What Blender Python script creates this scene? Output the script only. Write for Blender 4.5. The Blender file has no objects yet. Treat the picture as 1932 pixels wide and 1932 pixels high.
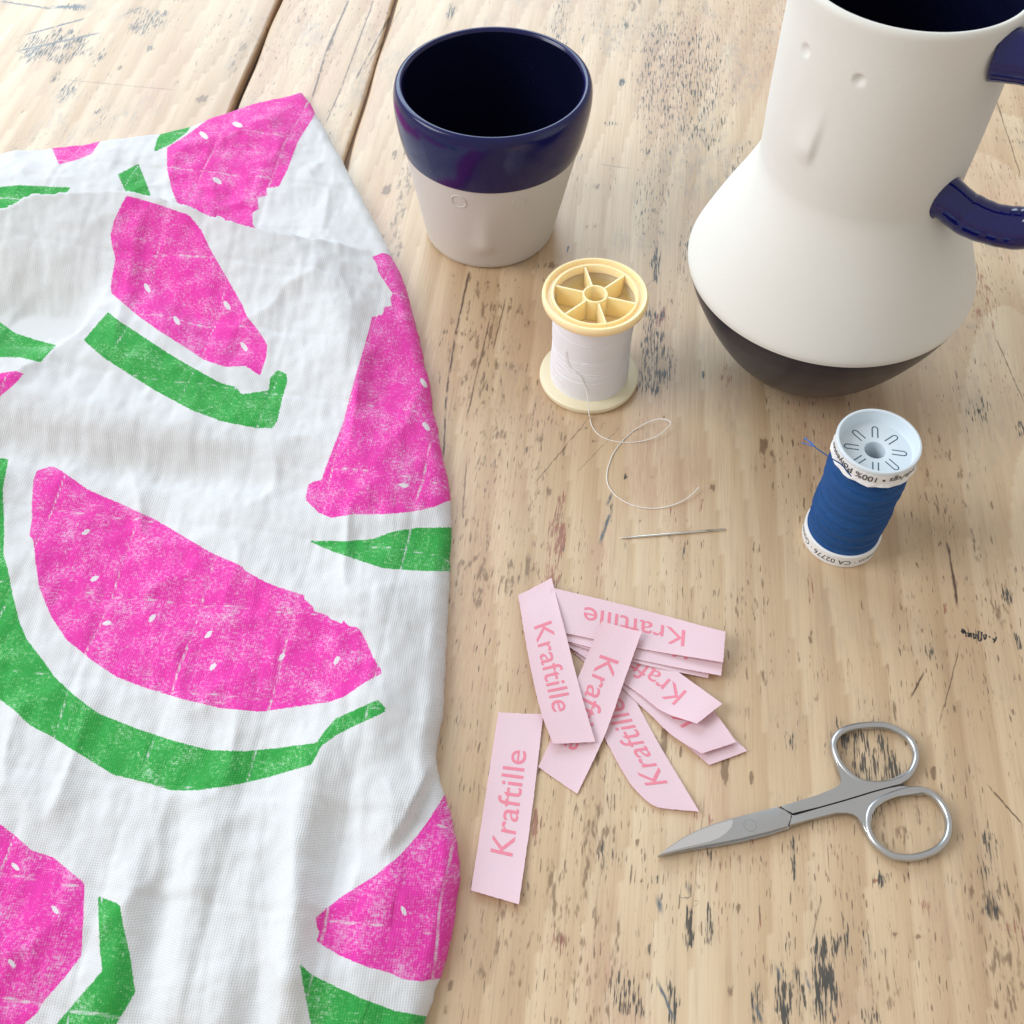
import bpy, bmesh, math, random
import numpy as np
from mathutils import Vector, Matrix

random.seed(4); rng = np.random.default_rng(4)
scene = bpy.context.scene
col = scene.collection
R = math.radians

# ------------------------------------------------------------------ camera
# All layout numbers are millimetres on the table (z = 0 is the table top).
CAM_H, FPX, PITCH, CEN = 355.0, 2120.0, R(54.0), 966.0
cam_d = bpy.data.cameras.new('camera'); cam = bpy.data.objects.new('camera', cam_d); col.objects.link(cam)
cam.location = (0, 0, CAM_H*0.001)
cam.rotation_euler = (R(90)-PITCH, 0, 0)
cam_d.sensor_width = 36.0; cam_d.lens = 36.0*FPX/1932.0
cam_d.clip_start = 0.01; cam_d.clip_end = 20
cam_d.dof.use_dof = True; cam_d.dof.focus_distance = 0.42; cam_d.dof.aperture_fstop = 45
scene.camera = cam

# ------------------------------------------------------------------ light
w = bpy.data.worlds.new('World'); scene.world = w; w.use_nodes = True
bg = w.node_tree.nodes['Background']
bg.inputs[0].default_value = (1.0, 0.965, 0.92, 1); bg.inputs[1].default_value = 0.60

def area(name, loc, target, sx, sy, power, colr):
    l = bpy.data.lights.new(name, 'AREA'); l.shape = 'RECTANGLE'; l.size = sx; l.size_y = sy
    l.energy = power; l.color = colr
    o = bpy.data.objects.new(name, l); col.objects.link(o); o.location = loc
    o.rotation_euler = (Vector(target)-Vector(loc)).to_track_quat('-Z', 'Y').to_euler()
    return o
area('window_light', (-0.55, 2.0, 1.15), (0.05, 0.35, 0), 1.9, 1.2, 38, (0.66, 0.84, 1.0))
area('side_fill_light', (-1.9, 0.15, 1.35), (0.0, 0.25, 0), 1.2, 1.2, 38, (0.92, 0.96, 1.0))  # added fill from the left for a brighter foreground; no such window is known

scene.view_settings.view_transform = 'Standard'; scene.view_settings.look = 'None'
scene.view_settings.exposure = 0.06; scene.view_settings.gamma = 1.0
scene.view_settings.use_curve_mapping = False
scene.render.engine = 'CYCLES'

# ------------------------------------------------------------------ geometry helpers
_F = np.array([0, math.cos(PITCH), -math.sin(PITCH)]); _U = np.array([0, math.sin(PITCH), math.cos(PITCH)])
def P(x, y, z=0.0):
    """photo pixel (1932 px wide picture) -> point (mm) at height z above the table"""
    d = _F + np.array([(x-CEN)/FPX, 0, 0]) - (y-CEN)/FPX*_U
    t = (z-CAM_H)/d[2]
    return np.array([d[0]*t, d[1]*t, z])
def pix(V):
    d = np.asarray(V, float)-np.array([0, 0, CAM_H])
    zz = d@_F
    return CEN+FPX*d[..., 0]/zz, CEN-FPX*(d@_U)/zz
def zoom(x0, y0, s):            # photo crop coordinates -> picture pixels
    return lambda a, b: (x0+a*s, y0+b*s)

def tag(o, label=None, cat=None, group=None, kind=None):
    if label: o['label'] = label
    if cat: o['category'] = cat
    if group: o['group'] = group
    if kind: o['kind'] = kind
    return o
def empty(name, loc=(0, 0, 0), parent=None):
    o = bpy.data.objects.new(name, None); o.empty_display_size = 0.01; col.objects.link(o)
    o.location = [c*0.001 for c in loc]
    if parent: o.parent = parent
    return o
def mk(name, verts, faces, mat, parent=None, smooth=True, origin=(0, 0, 0)):
    """mesh object; verts in mm relative to the parent thing's base (or to origin)"""
    me = bpy.data.meshes.new(name)
    V = np.asarray(verts, float)*0.001
    me.from_pydata(V.tolist(), [], [list(f) for f in faces]); me.validate(); me.update()
    if smooth: me.polygons.foreach_set('use_smooth', [True]*len(me.polygons))
    o = bpy.data.objects.new(name, me); col.objects.link(o)
    if mat: me.materials.append(mat)
    o.location = [c*0.001 for c in origin]
    if parent: o.parent = parent
    return o
def autosmooth(o, deg=35):
    me = o.data
    bm = bmesh.new(); bm.from_mesh(me)
    for e in bm.edges:
        if len(e.link_faces) == 2 and e.calc_face_angle(0) > R(deg): e.smooth = False
    bm.to_mesh(me); bm.free()
    return o
def lathe(name, prof, mat, parent, n=96, shear=0.0, wob=None, closed=False):
    """prof: list of (r, z); shear: x offset per mm of height"""
    vs, fs = [], []
    m = len(prof)
    for i in range(n):
        a = 2*math.pi*i/n
        for r, z in prof:
            rr = r*(1+(wob(a, z) if wob else 0))
            vs.append((rr*math.cos(a)+shear*z, rr*math.sin(a), z))
    for i in range(n):
        j = (i+1) % n
        for k in range(m if closed else m-1):
            k2 = (k+1) % m
            fs.append((i*m+k, j*m+k, j*m+k2, i*m+k2))
    return autosmooth(mk(name, vs, fs, mat, parent), 40)
def smooth_prof(pts, sub=6):
    return catmull(pts, sub)
def catmull(pts, sub=8, closed=False):
    p = [np.asarray(q, float) for q in pts]; n = len(p); out = []
    for i in range(n if closed else n-1):
        if closed: a, b, c, d = p[(i-1) % n], p[i], p[(i+1) % n], p[(i+2) % n]
        else:
            b, c = p[i], p[i+1]
            a = p[i-1] if i > 0 else 2*b-c
            d = p[i+2] if i+2 < n else 2*c-b
        for k in range(sub):
            t = k/sub
            out.append(0.5*((2*b)+(c-a)*t+(2*a-5*b+4*c-d)*t*t+(3*b-a-3*c+d)*t**3))
    if not closed: out.append(p[-1])
    return np.array(out)
def tube(name, path, rad, mat, parent, n=10, closed=False, flat=1.0, up=(0, 0, 1), caps=True):
    """sweep an ellipse (rad across, rad*flat along up) along path; rad number or list"""
    path = np.asarray(path, float); m = len(path)
    vs, fs = [], []
    upv = np.asarray(up, float)
    for i in range(m):
        if closed: t = path[(i+1) % m]-path[(i-1) % m]
        else: t = path[min(i+1, m-1)]-path[max(i-1, 0)]
        t = t/(np.linalg.norm(t)+1e-9)
        s = np.cross(t, upv)
        if np.linalg.norm(s) < 1e-3: s = np.cross(t, (0, 1, 0.01))
        s /= np.linalg.norm(s); u = np.cross(s, t)
        r = rad[i] if hasattr(rad, '__len__') else rad
        for k in range(n):
            a = 2*math.pi*k/n
            vs.append(path[i]+s*math.cos(a)*r+u*math.sin(a)*r*flat)
    for i in range(m if closed else m-1):
        j = (i+1) % m
        for k in range(n):
            k2 = (k+1) % n
            fs.append((i*n+k, i*n+k2, j*n+k2, j*n+k))
    if not closed and caps:
        fs.append(tuple(range(n-1, -1, -1))); fs.append(tuple((m-1)*n+k for k in range(n)))
    return mk(name, vs, fs, mat, parent)
def slab(name, poly, z0, z1, mat, parent, bevel=0.3, seg=2, ztop=None):
    """polygon (xy mm) extruded from z0 to z1 with a rounded top edge; ztop(x, y) overrides the top height"""
    bm = bmesh.new()
    a = 0
    for i in range(len(poly)):
        x0, y0 = poly[i][:2]; x1, y1 = poly[(i+1) % len(poly)][:2]; a += x0*y1-x1*y0
    if a < 0: poly = poly[::-1]
    bot = [bm.verts.new((p[0], p[1], z0)) for p in poly]
    top = [bm.verts.new((p[0], p[1], ztop(p[0], p[1]) if ztop else z1)) for p in poly]
    n = len(poly)
    bm.faces.new(bot[::-1]); tf = bm.faces.new(top)
    for i in range(n):
        bm.faces.new((bot[i], bot[(i+1) % n], top[(i+1) % n], top[i]))
    if bevel:
        bmesh.ops.bevel(bm, geom=list(tf.edges), offset=bevel, segments=seg, affect='EDGES', clamp_overlap=True, profile=0.5)
    bmesh.ops.triangulate(bm, faces=[f for f in bm.faces if len(f.verts) > 4])
    bm.normal_update()
    me = bpy.data.meshes.new(name)
    bmesh.ops.scale(bm, vec=(0.001,)*3, verts=bm.verts)
    bm.to_mesh(me); bm.free()
    me.polygons.foreach_set('use_smooth', [True]*len(me.polygons))
    o = bpy.data.objects.new(name, me); col.objects.link(o); me.materials.append(mat)
    if parent: o.parent = parent
    return autosmooth(o, 28)

def text_mesh(body, size=10.0, bold=0.0, cuts=0.0):
    """flat glyph mesh (verts xy in mm, faces) of the built-in font"""
    c = bpy.data.curves.new('txt', 'FONT'); c.body = body; c.size = size; c.offset = bold; c.resolution_u = 6
    o = bpy.data.objects.new('txt', c); col.objects.link(o)
    dg = bpy.context.evaluated_depsgraph_get(); dg.update()
    me = bpy.data.meshes.new_from_object(o.evaluated_get(dg))
    bm = bmesh.new(); bm.from_mesh(me)
    if cuts:
        xs = [v.co.x for v in bm.verts]
        x = min(xs)+cuts
        while x < max(xs):
            bmesh.ops.bisect_plane(bm, geom=bm.verts[:]+bm.edges[:]+bm.faces[:], plane_co=(x, 0, 0), plane_no=(1, 0, 0))
            x += cuts
    bm.verts.index_update()
    V = np.array([v.co[:] for v in bm.verts]); Fc = [[v.index for v in f.verts] for f in bm.faces]
    bm.free(); bpy.data.objects.remove(o); bpy.data.curves.remove(c); bpy.data.meshes.remove(me)
    return V, Fc

# ------------------------------------------------------------------ materials
class NT:
    def __init__(s, name):
        s.m = bpy.data.materials.new(name); s.m.use_nodes = True; s.t = s.m.node_tree
        s.b = s.t.nodes['Principled BSDF']
    def n(s, typ, **kw):
        nd = s.t.nodes.new(typ)
        for k, v in kw.items(): setattr(nd, k, v)
        return nd
    def l(s, a, b): s.t.links.new(a, b)
    def val(s, sock, v):
        if hasattr(v, 'is_linked') or isinstance(v, bpy.types.NodeSocket): s.l(v, sock)
        else: sock.default_value = v
    def math(s, op, a, b=0.0, c=None, clamp=False):
        nd = s.n('ShaderNodeMath', operation=op, use_clamp=clamp)
        s.val(nd.inputs[0], a); s.val(nd.inputs[1], b)
        if c is not None: s.val(nd.inputs[2], c)
        return nd.outputs[0]
    def noise(s, vec, scale, detail=2, rough=0.5, dist=0.0):
        nd = s.n('ShaderNodeTexNoise'); s.l(vec, nd.inputs['Vector'])
        nd.inputs['Scale'].default_value = scale; nd.inputs['Detail'].default_value = detail
        nd.inputs['Roughness'].default_value = rough; nd.inputs['Distortion'].default_value = dist
        return nd.outputs[0]
    def mapping(s, vec, scale=(1, 1, 1), rot=(0, 0, 0), loc=(0, 0, 0)):
        nd = s.n('ShaderNodeMapping'); s.l(vec, nd.inputs['Vector'])
        nd.inputs['Scale'].default_value = scale; nd.inputs['Rotation'].default_value = rot; nd.inputs['Location'].default_value = loc
        return nd.outputs[0]
    def sstep(s, v, lo, hi, a=0.0, b=1.0):
        nd = s.n('ShaderNodeMapRange', interpolation_type='SMOOTHSTEP'); s.l(v, nd.inputs[0])
        nd.inputs[1].default_value = lo; nd.inputs[2].default_value = hi
        nd.inputs[3].default_value = a; nd.inputs[4].default_value = b
        return nd.outputs[0]
    def mix(s, f, a, b, blend='MIX'):
        nd = s.n('ShaderNodeMix', data_type='RGBA', blend_type=blend)
        s.val(nd.inputs[0], f)
        for k, v in ((6, a), (7, b)):
            if isinstance(v, bpy.types.NodeSocket): s.l(v, nd.inputs[k])
            else: nd.inputs[k].default_value = (*v, 1)
        return nd.outputs[2]
    def ramp(s, v, stops):
        nd = s.n('ShaderNodeValToRGB'); s.l(v, nd.inputs[0])
        e = nd.color_ramp.elements
        while len(e) < len(stops): e.new(0.5)
        for k, (p, c) in enumerate(stops): e[k].position = p; e[k].color = (*c, 1)
        return nd.outputs[0]
    def attr(s, name):
        nd = s.n('ShaderNodeAttribute', attribute_name=name); return nd
    def bump(s, h, dist, strength=1.0, prev=None):
        nd = s.n('ShaderNodeBump'); s.l(h, nd.inputs['Height']); nd.inputs['Distance'].default_value = dist
        nd.inputs['Strength'].default_value = strength
        if prev is not None: s.l(prev, nd.inputs['Normal'])
        return nd.outputs[0]
    def set(s, **kw):
        for k, v in kw.items():
            sk = s.b.inputs[k]
            if isinstance(v, bpy.types.NodeSocket): s.l(v, sk)
            elif isinstance(v, tuple) and len(v) == 3: sk.default_value = (*v, 1)
            else: sk.default_value = v
        return s
    def pos(s): return s.n('ShaderNodeNewGeometry').outputs['Position']
    def obj(s): return s.n('ShaderNodeTexCoord').outputs['Object']
def srgb(r, g, b):
    f = lambda c: (c/255/12.92) if c/255 <= 0.04045 else ((c/255+0.055)/1.055)**2.4
    return (f(r), f(g), f(b))

def simple(name, c, rough, bump_scale=0, bump_d=0.0, vary=0.06, vscale=60, **kw):
    t = NT(name); p = t.obj()
    nz = t.noise(p, vscale, 4, 0.6)
    colr = t.mix(nz, tuple(x*(1-vary) for x in c), tuple(min(1, x*(1+vary)) for x in c))
    t.set(**{'Base Color': colr, 'Roughness': rough, **kw})
    if bump_scale:
        t.l(t.bump(t.noise(p, bump_scale, 3, 0.6), bump_d), t.b.inputs['Normal'])
    return t.m

# wood: world position turned into plank coordinates (v along the grain)
g0, g1 = P(525, 0), P(440, 212); h0, h1 = P(750, 0), P(650, 300)
dirg = (g0-g1)/np.linalg.norm(g0-g1)+(h0-h1)/np.linalg.norm(h0-h1); dirg /= np.linalg.norm(dirg)
GA = math.atan2(dirg[1], dirg[0])-math.pi/2       # grain direction turned from +y
def to_uv(p):   # world mm -> plank coords (u across, v along)
    c, s = math.cos(-GA), math.sin(-GA)
    p = np.asarray(p, float)
    return np.stack([p[..., 0]*c-p[..., 1]*s, p[..., 0]*s+p[..., 1]*c], -1)
def from_uv(u, v, z=0):
    c, s = math.cos(GA), math.sin(GA)
    return (u*c-v*s, u*s+v*c, z)

# scratches and cracks on the table: pixel segments, width mm, strength, colour (0 brown, 1 blue-grey)
SCRATCH = [
    ((658, 0), (615, 99), 1.5, 1, 0), ((615, 99), (589, 185), 1.3, 1, 0),
    ((705, 0), (645, 163), 1.0, .9, 0), ((645, 163), (615, 232), .9, .9, 0),
    ((744, 13), (671, 150), 1.1, .9, 0), ((885, 512), (858, 640), 1.3, 1, 0), ((858, 640), (842, 745), 1.2, 1, 0), ((842, 745), (836, 865), 1.0, 1, 0), ((925, 600), (880, 790), .8, .8, 0), ((955, 560), (930, 660), .8, .8, 0), ((880, 870), (872, 980), .7, .7, 0),
    ((1789, 1023), (1806, 1145), 1.1, 1, 0), ((1744, 1267), (1717, 1317), .9, 1, 0),
    ((1813, 1212), (1772, 1368), .6, .8, 0), ((1863, 1480), (1932, 1560), .8, .9, 0),
    ((48, 66), (163, 34), 2.0, 1, 1), ((30, 97), (189, 62), 2.2, .9, 1), ((0, 2), (99, 17), 2.2, .9, 1), ((96, 13), (160, 13), 3.4, 1, 1),
    ((230, 30), (270, 12), 1.4, .8, 1), ((40, 110), (75, 95), 2.2, .7, 1),
    ((1145, 955), (1155, 928), 1.3, 1, 1), ((1132, 1025), (1152, 965), 1.4, 1, 1),
    ((1110, 790), (1009, 912), .55, .7, 0), 
    ((1240, 1850), (1275, 1930), 1.1, 1, 1),  ((1422, 1890), (1440, 1932), 1.1, .9, 1),
    ((1530, 1780), (1550, 1690), .6, .5, 0), ((1880, 190), (1925, 330), .9, .8, 0),
    ((1240, 1690), (1247, 1725), 1.7, 1, 1),  ((1296, 1668), (1309, 1706), 1.9, 1, 1), ((1462, 1820), (1474, 1850), 1.3, .9, 1), ((1518, 1840), (1532, 1874), 1.2, .9, 1),
     ((1700, 60), (1760, 330), .7, .0, 0), ((1132, 310), (1190, 318), .7, .7, 1), ((690, 130), (760, 10), .8, .6, 0), ((1090, 890), (1170, 805), .5, .5, 0), ((120, 150), (330, 170), .7, .5, 0), ((470, 60), (520, 100), .6, .4, 0),
    ((1300, 1760), (1330, 1500), .5, .4, 0), ((1050, 700), (1240, 520), .5, .5, 0), ((1880, 640), (1932, 760), .7, .7, 0),
]
_lat = np.random.default_rng(11).random((256, 256))
def vnoise(u, v, octv=4, rough=0.55, off=0):
    """fractal value noise in 0..1"""
    out = np.zeros(np.broadcast(u, v).shape); amp, tot = 1.0, 0.0
    for k in range(octv):
        a, b = u*2**k+17.3*k+off, v*2**k+5.1*k+off*1.7
        i, j = np.floor(a).astype(int), np.floor(b).astype(int); fa, fb = a-i, b-j
        fa = fa*fa*(3-2*fa); fb = fb*fb*(3-2*fb)
        g = lambda x, y: _lat[x % 256, y % 256]
        out = out+amp*((g(i, j)*(1-fa)+g(i+1, j)*fa)*(1-fb)+(g(i, j+1)*(1-fa)+g(i+1, j+1)*fa)*fb)
        tot += amp; amp *= rough
    return out/tot
def ss(x, a, b):
    t = np.clip((x-a)/(b-a), 0, 1); return t*t*(3-2*t)

def wood_material():
    t = NT('pine_wood')
    pm = t.mapping(t.pos(), rot=(0, 0, -GA))           # metres, plank coords
    L2 = t.noise(t.mapping(pm, (90, 4, 1)), 1.0, 2, 0.6, 0.3)
    L3 = t.noise(t.mapping(pm, (900, 26, 1)), 1.0, 2, 0.65)
    st = t.noise(t.mapping(pm, (1400, 130, 1)), 1.0, 2, 0.65)
    st2 = t.noise(t.mapping(pm, (430, 110, 1), loc=(5, 2, 0)), 1.0, 2, 0.65)
    sp = t.noise(t.mapping(pm, (900, 130, 1), loc=(2, 3, 0)), 1.0, 1, 0.5)
    tone = t.attr('tone'); ts = t.n('ShaderNodeSeparateColor'); t.l(tone.outputs['Color'], ts.inputs[0])
    L1, pk, gd = ts.outputs[0], ts.outputs[1], ts.outputs[2]; cl = tone.outputs['Alpha']
    base = t.ramp(L1, [(0.2, (0.475, 0.322, 0.18)), (0.5, (0.61, 0.447, 0.278)), (0.8, (0.70, 0.55, 0.37))])
    base = t.mix(t.math('MULTIPLY', t.sstep(L2, 0.40, 0.66), 0.26), base, (0.40, 0.245, 0.14))
    base = t.mix(t.math('MULTIPLY', t.sstep(L3, 0.48, 0.72), 0.20), base, (0.30, 0.18, 0.10))
    base = t.mix(t.math('MULTIPLY', pk, t.sstep(st, 0.38, 0.66, 0.08, 0.50)), base, (0.50, 0.27, 0.19))
    base = t.mix(t.math('MULTIPLY', gd, t.sstep(st2, 0.40, 0.62, 0.03, 0.36)), base, (0.27, 0.24, 0.215))
    a = t.attr('stain'); sep = t.n('ShaderNodeSeparateColor'); t.l(a.outputs['Color'], sep.inputs[0])
    def stained(b, dens, colr, src, width, amount):
        thr = t.math('SUBTRACT', 0.76, t.math('MULTIPLY', dens, 0.40))
        m = t.math('DIVIDE', t.math('SUBTRACT', src, thr), width, clamp=True)
        m = t.math('MULTIPLY', m, t.sstep(dens, 0.02, 0.12))
        return t.mix(t.math('MULTIPLY', m, amount), b, colr)
    base = t.mix(t.math('MULTIPLY', sep.outputs[2], t.sstep(L3, 0.3, 0.7, 0.06, 0.24)), base, (0.26, 0.15, 0.085))
    base = t.mix(t.math('MULTIPLY', sep.outputs[0], t.sstep(L3, 0.3, 0.7, 0.04, 0.18)), base, (0.17, 0.15, 0.14))
    base = stained(base, sep.outputs[2], (0.15, 0.085, 0.042), st2, 0.10, .70)
    base = stained(base, sep.outputs[1], (0.24, 0.05, 0.04), st, 0.09, .72)
    base = stained(base, sep.outputs[0], (0.030, 0.035, 0.034), st, 0.09, .94)
    d1 = t.math('MULTIPLY', t.sstep(sp, 0.665, 0.71), t.sstep(cl, 0.30, 0.62))
    base = t.mix(t.math('MULTIPLY', d1, 0.75), base, (0.13, 0.08, 0.05))
    d2 = t.math('MULTIPLY', t.sstep(st, 0.62, 0.68), t.sstep(cl, 0.25, 0.60))
    base = t.mix(t.math('MULTIPLY', d2, 0.55), base, (0.20, 0.12, 0.075))
    ln = t.attr('scratch'); ls = t.n('ShaderNodeSeparateColor'); t.l(ln.outputs['Color'], ls.inputs[0])
    dd = t.math('ABSOLUTE', t.math('ADD', ls.outputs[0], t.math('MULTIPLY', t.math('SUBTRACT', st2, 0.5), 1.6)))
    lm = t.math('MULTIPLY', t.math('SUBTRACT', 1.25, t.math('DIVIDE', dd, t.math('MAXIMUM', ln.outputs['Alpha'], 0.05)), clamp=True), ls.outputs[1])
    lm = t.math('MULTIPLY', lm, t.sstep(st2, 0.30, 0.46, 0.15, 1.0))
    base = t.mix(lm, base, t.mix(ls.outputs[2], (0.095, 0.052, 0.03), (0.10, 0.12, 0.14)))
    rough = t.math('ADD', t.math('MULTIPLY', L2, 0.24), 0.33)
    nrm = t.bump(L3, 0.00012, 0.9)
    t.set(**{'Base Color': base, 'Roughness': rough, 'Normal': nrm, 'Specular IOR Level': 0.75})
    return t.m
M_wood = wood_material()
M_under = simple('dark_underside_wood', (0.05, 0.022, 0.012), 0.8, vscale=200)

# ------------------------------------------------------------------ table (setting)
table = empty('table_top'); tag(table, 'worn pale pine plank table top with dark stains and scratches', 'table', kind='structure')
# stains: (px x, px y, length px along grain, width px, strength, channel, slant)   channel 0 black, 1 red, 2 brown
z5 = zoom(1214, 1533.6, .3717); z7 = zoom(1009.6, 671, .20505); z6 = zoom(1469.7, 702.9, .3637); z4 = zoom(0, 0, .43); z1 = zoom(702.9, 0, .2646)
ST = []
def stn(zf, sc, rows):
    for (a, b, ln, wd, s, ch) in rows:
        x, y = zf(a, b); ST.append((x, y, ln*sc, wd*sc, s, ch))
stn(z5, .3717, [(930, 840, 330, 120, 1.0, 0), (700, 880, 380, 60, .75, 0), (790, 930, 240, 70, .7, 0), (1030, 640, 200, 60, .75, 0), (1120, 700, 170, 70, .65, 0),
    (740, 700, 140, 50, .6, 0), (150, 960, 220, 60, .75, 0), (235, 590, 210, 40, .95, 0), (225, 600, 90, 25, .7, 1), (335, 570, 180, 35, .85, 0), (1210, 340, 130, 60, 1.05, 0), (1185, 345, 40, 28, 1.2, 1),
    (1340, 320, 80, 28, .8, 1), (1340, 310, 60, 25, .7, 0), (1740, 230, 260, 120, .72, 0), (1770, 470, 170, 70, .75, 0), (1240, 890, 190, 120, .62, 2), (1840, 930, 220, 120, .65, 2), (760, 250, 220, 22, .95, 0),
    (1900, 590, 70, 160, .7, 1), (1850, 600, 70, 60, .8, 2), (1270, 610, 55, 42, 1.25, 2), (480, 487, 38, 32, 1.25, 2), (580, 960, 180, 70, .7, 0), (700, 985, 90, 60, 1.0, 0), (395, 630, 70, 30, .9, 1), (380, 560, 190, 70, .5, 1),
    (600, 550, 110, 16, .9, 1), (1440, 700, 110, 70, .5, 2), (1400, 630, 30, 22, 1.1, 2), (10, 800, 120, 40, .7, 2), (40, 700, 80, 25, .8, 0), (340, 210, 120, 22, .8, 0), (350, 40, 70, 25, .9, 1), (550, 200, 160, 20, .7, 2), (570, 180, 120, 40, .6, 1), (850, 430, 260, 20, .7, 2), (1150, 1040, 90, 80, .7, 0), (880, 400, 100, 40, .5, 1), (430, 850, 200, 40, .55, 2), (1100, 50, 130, 120, .6, 0)])
stn(z7, .20505, [(240, 1700, 280, 70, 1.0, 1), (690, 1440, 170, 40, .85, 0), (615, 1650, 200, 35, .8, 0), (245, 1350, 190, 60, .75, 1), (840, 1115, 55, 42, 1.3, 0), (1075, 1120, 46, 36, 1.2, 2), (1630, 1220, 100, 26, 1.15, 2),
    (1545, 175, 90, 30, 1.25, 0), (1245, 150, 170, 90, .62, 1), (1750, 200, 200, 130, .62, 1), (990, 250, 260, 100, .68, 0), (470, 660, 50, 32, 1.2, 2), (545, 785, 70, 34, 1.2, 2), (600, 650, 100, 16, 1.0, 2), (270, 870, 260, 50, .8, 2),
    (1185, 560, 55, 36, 1.2, 2), (1545, 1370, 120, 30, .9, 1), (840, 1690, 180, 22, .9, 0), (1350, 1790, 90, 22, .9, 0), (210, 1480, 90, 30, 1.0, 2), (100, 1260, 70, 26, 1.0, 2), (1210, 1430, 170, 70, .62, 1), (430, 1600, 260, 40, .6, 1), (1000, 650, 220, 160, .5, 0), (960, 1520, 40, 32, 1.1, 2), (600, 1650, 150, 40, .6, 0)])
stn(z6, .3637, [(862, 1225, 75, 28, 1.2, 1), (1180, 1155, 70, 40, 1.0, 0), (1240, 1400, 90, 36, .9, 0), (1010, 190, 180, 130, .58, 0), (1075, 1630, 70, 40, .6, 0), (780, 1440, 90, 70, .6, 0), (905, 1090, 100, 24, 1.0, 2), (160, 1150, 170, 36, .7, 1), (165, 1370, 60, 24, .9, 2), (190, 1530, 150, 160, .5, 1), (360, 1560, 200, 120, .5, 1), (300, 1880, 150, 120, .65, 0), (620, 1200, 90, 60, .6, 2), (735, 1125, 40, 22, 1.1, 2), (790, 220, 26, 22, 1.2, 2), (1030, 200, 40, 32, 1.1, 0), (1255, 300, 80, 40, .8, 0), (1110, 690, 40, 22, .9, 2), (430, 1200, 60, 22, .9, 2), (590, 1770, 110, 40, .7, 2), (60, 1900, 120, 60, .8, 0), (200, 1620, 120, 26, .8, 2), (870, 760, 60, 30, .7, 1), (1000, 930, 60, 40, .6, 2)])
stn(z4, .43, [(910, 70, 22, 22, 1.2, 2), (660, 210, 24, 22, 1.0, 0), (430, 490, 26, 26, 1.0, 0), (890, 432, 24, 60, 1.0, 2), (770, 370, 30, 26, 1.0, 2), (240, 340, 60, 30, .8, 0), (150, 240, 60, 90, .72, 0), (440, 260, 60, 40, .7, 0), (1040, 250, 160, 60, .62, 2), (550, 240, 22, 22, .9, 2), (320, 30, 26, 110, .8, 0), (380, 420, 30, 60, .6, 0), (525, 300, 26, 22, .9, 2), (1320, 70, 60, 30, .7, 2), (590, 50, 40, 90, .6, 0), (1450, 190, 120, 20, .9, 2)])
stn(z1, .2646, [(1330, 180, 420, 150, .58, 0), (1880, 30, 100, 90, .8, 2), (100, 1360, 90, 60, 1.0, 2), (560, 90, 110, 50, .8, 0), (1780, 590, 60, 40, 1.0, 0), (1395, 1775, 60, 40, 1.1, 0), (1525, 1615, 36, 26, 1.1, 2), (1590, 1615, 36, 26, 1.0, 2), (1270, 1890, 40, 80, .9, 2), (60, 1720, 90, 30, .8, 2), (1600, 1330, 36, 30, .9, 2), (1810, 180, 50, 40, .8, 0), (1500, 280, 60, 30, .7, 0), (150, 1110, 60, 40, .9, 2), (1700, 880, 30, 110, .6, 0)])
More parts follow.
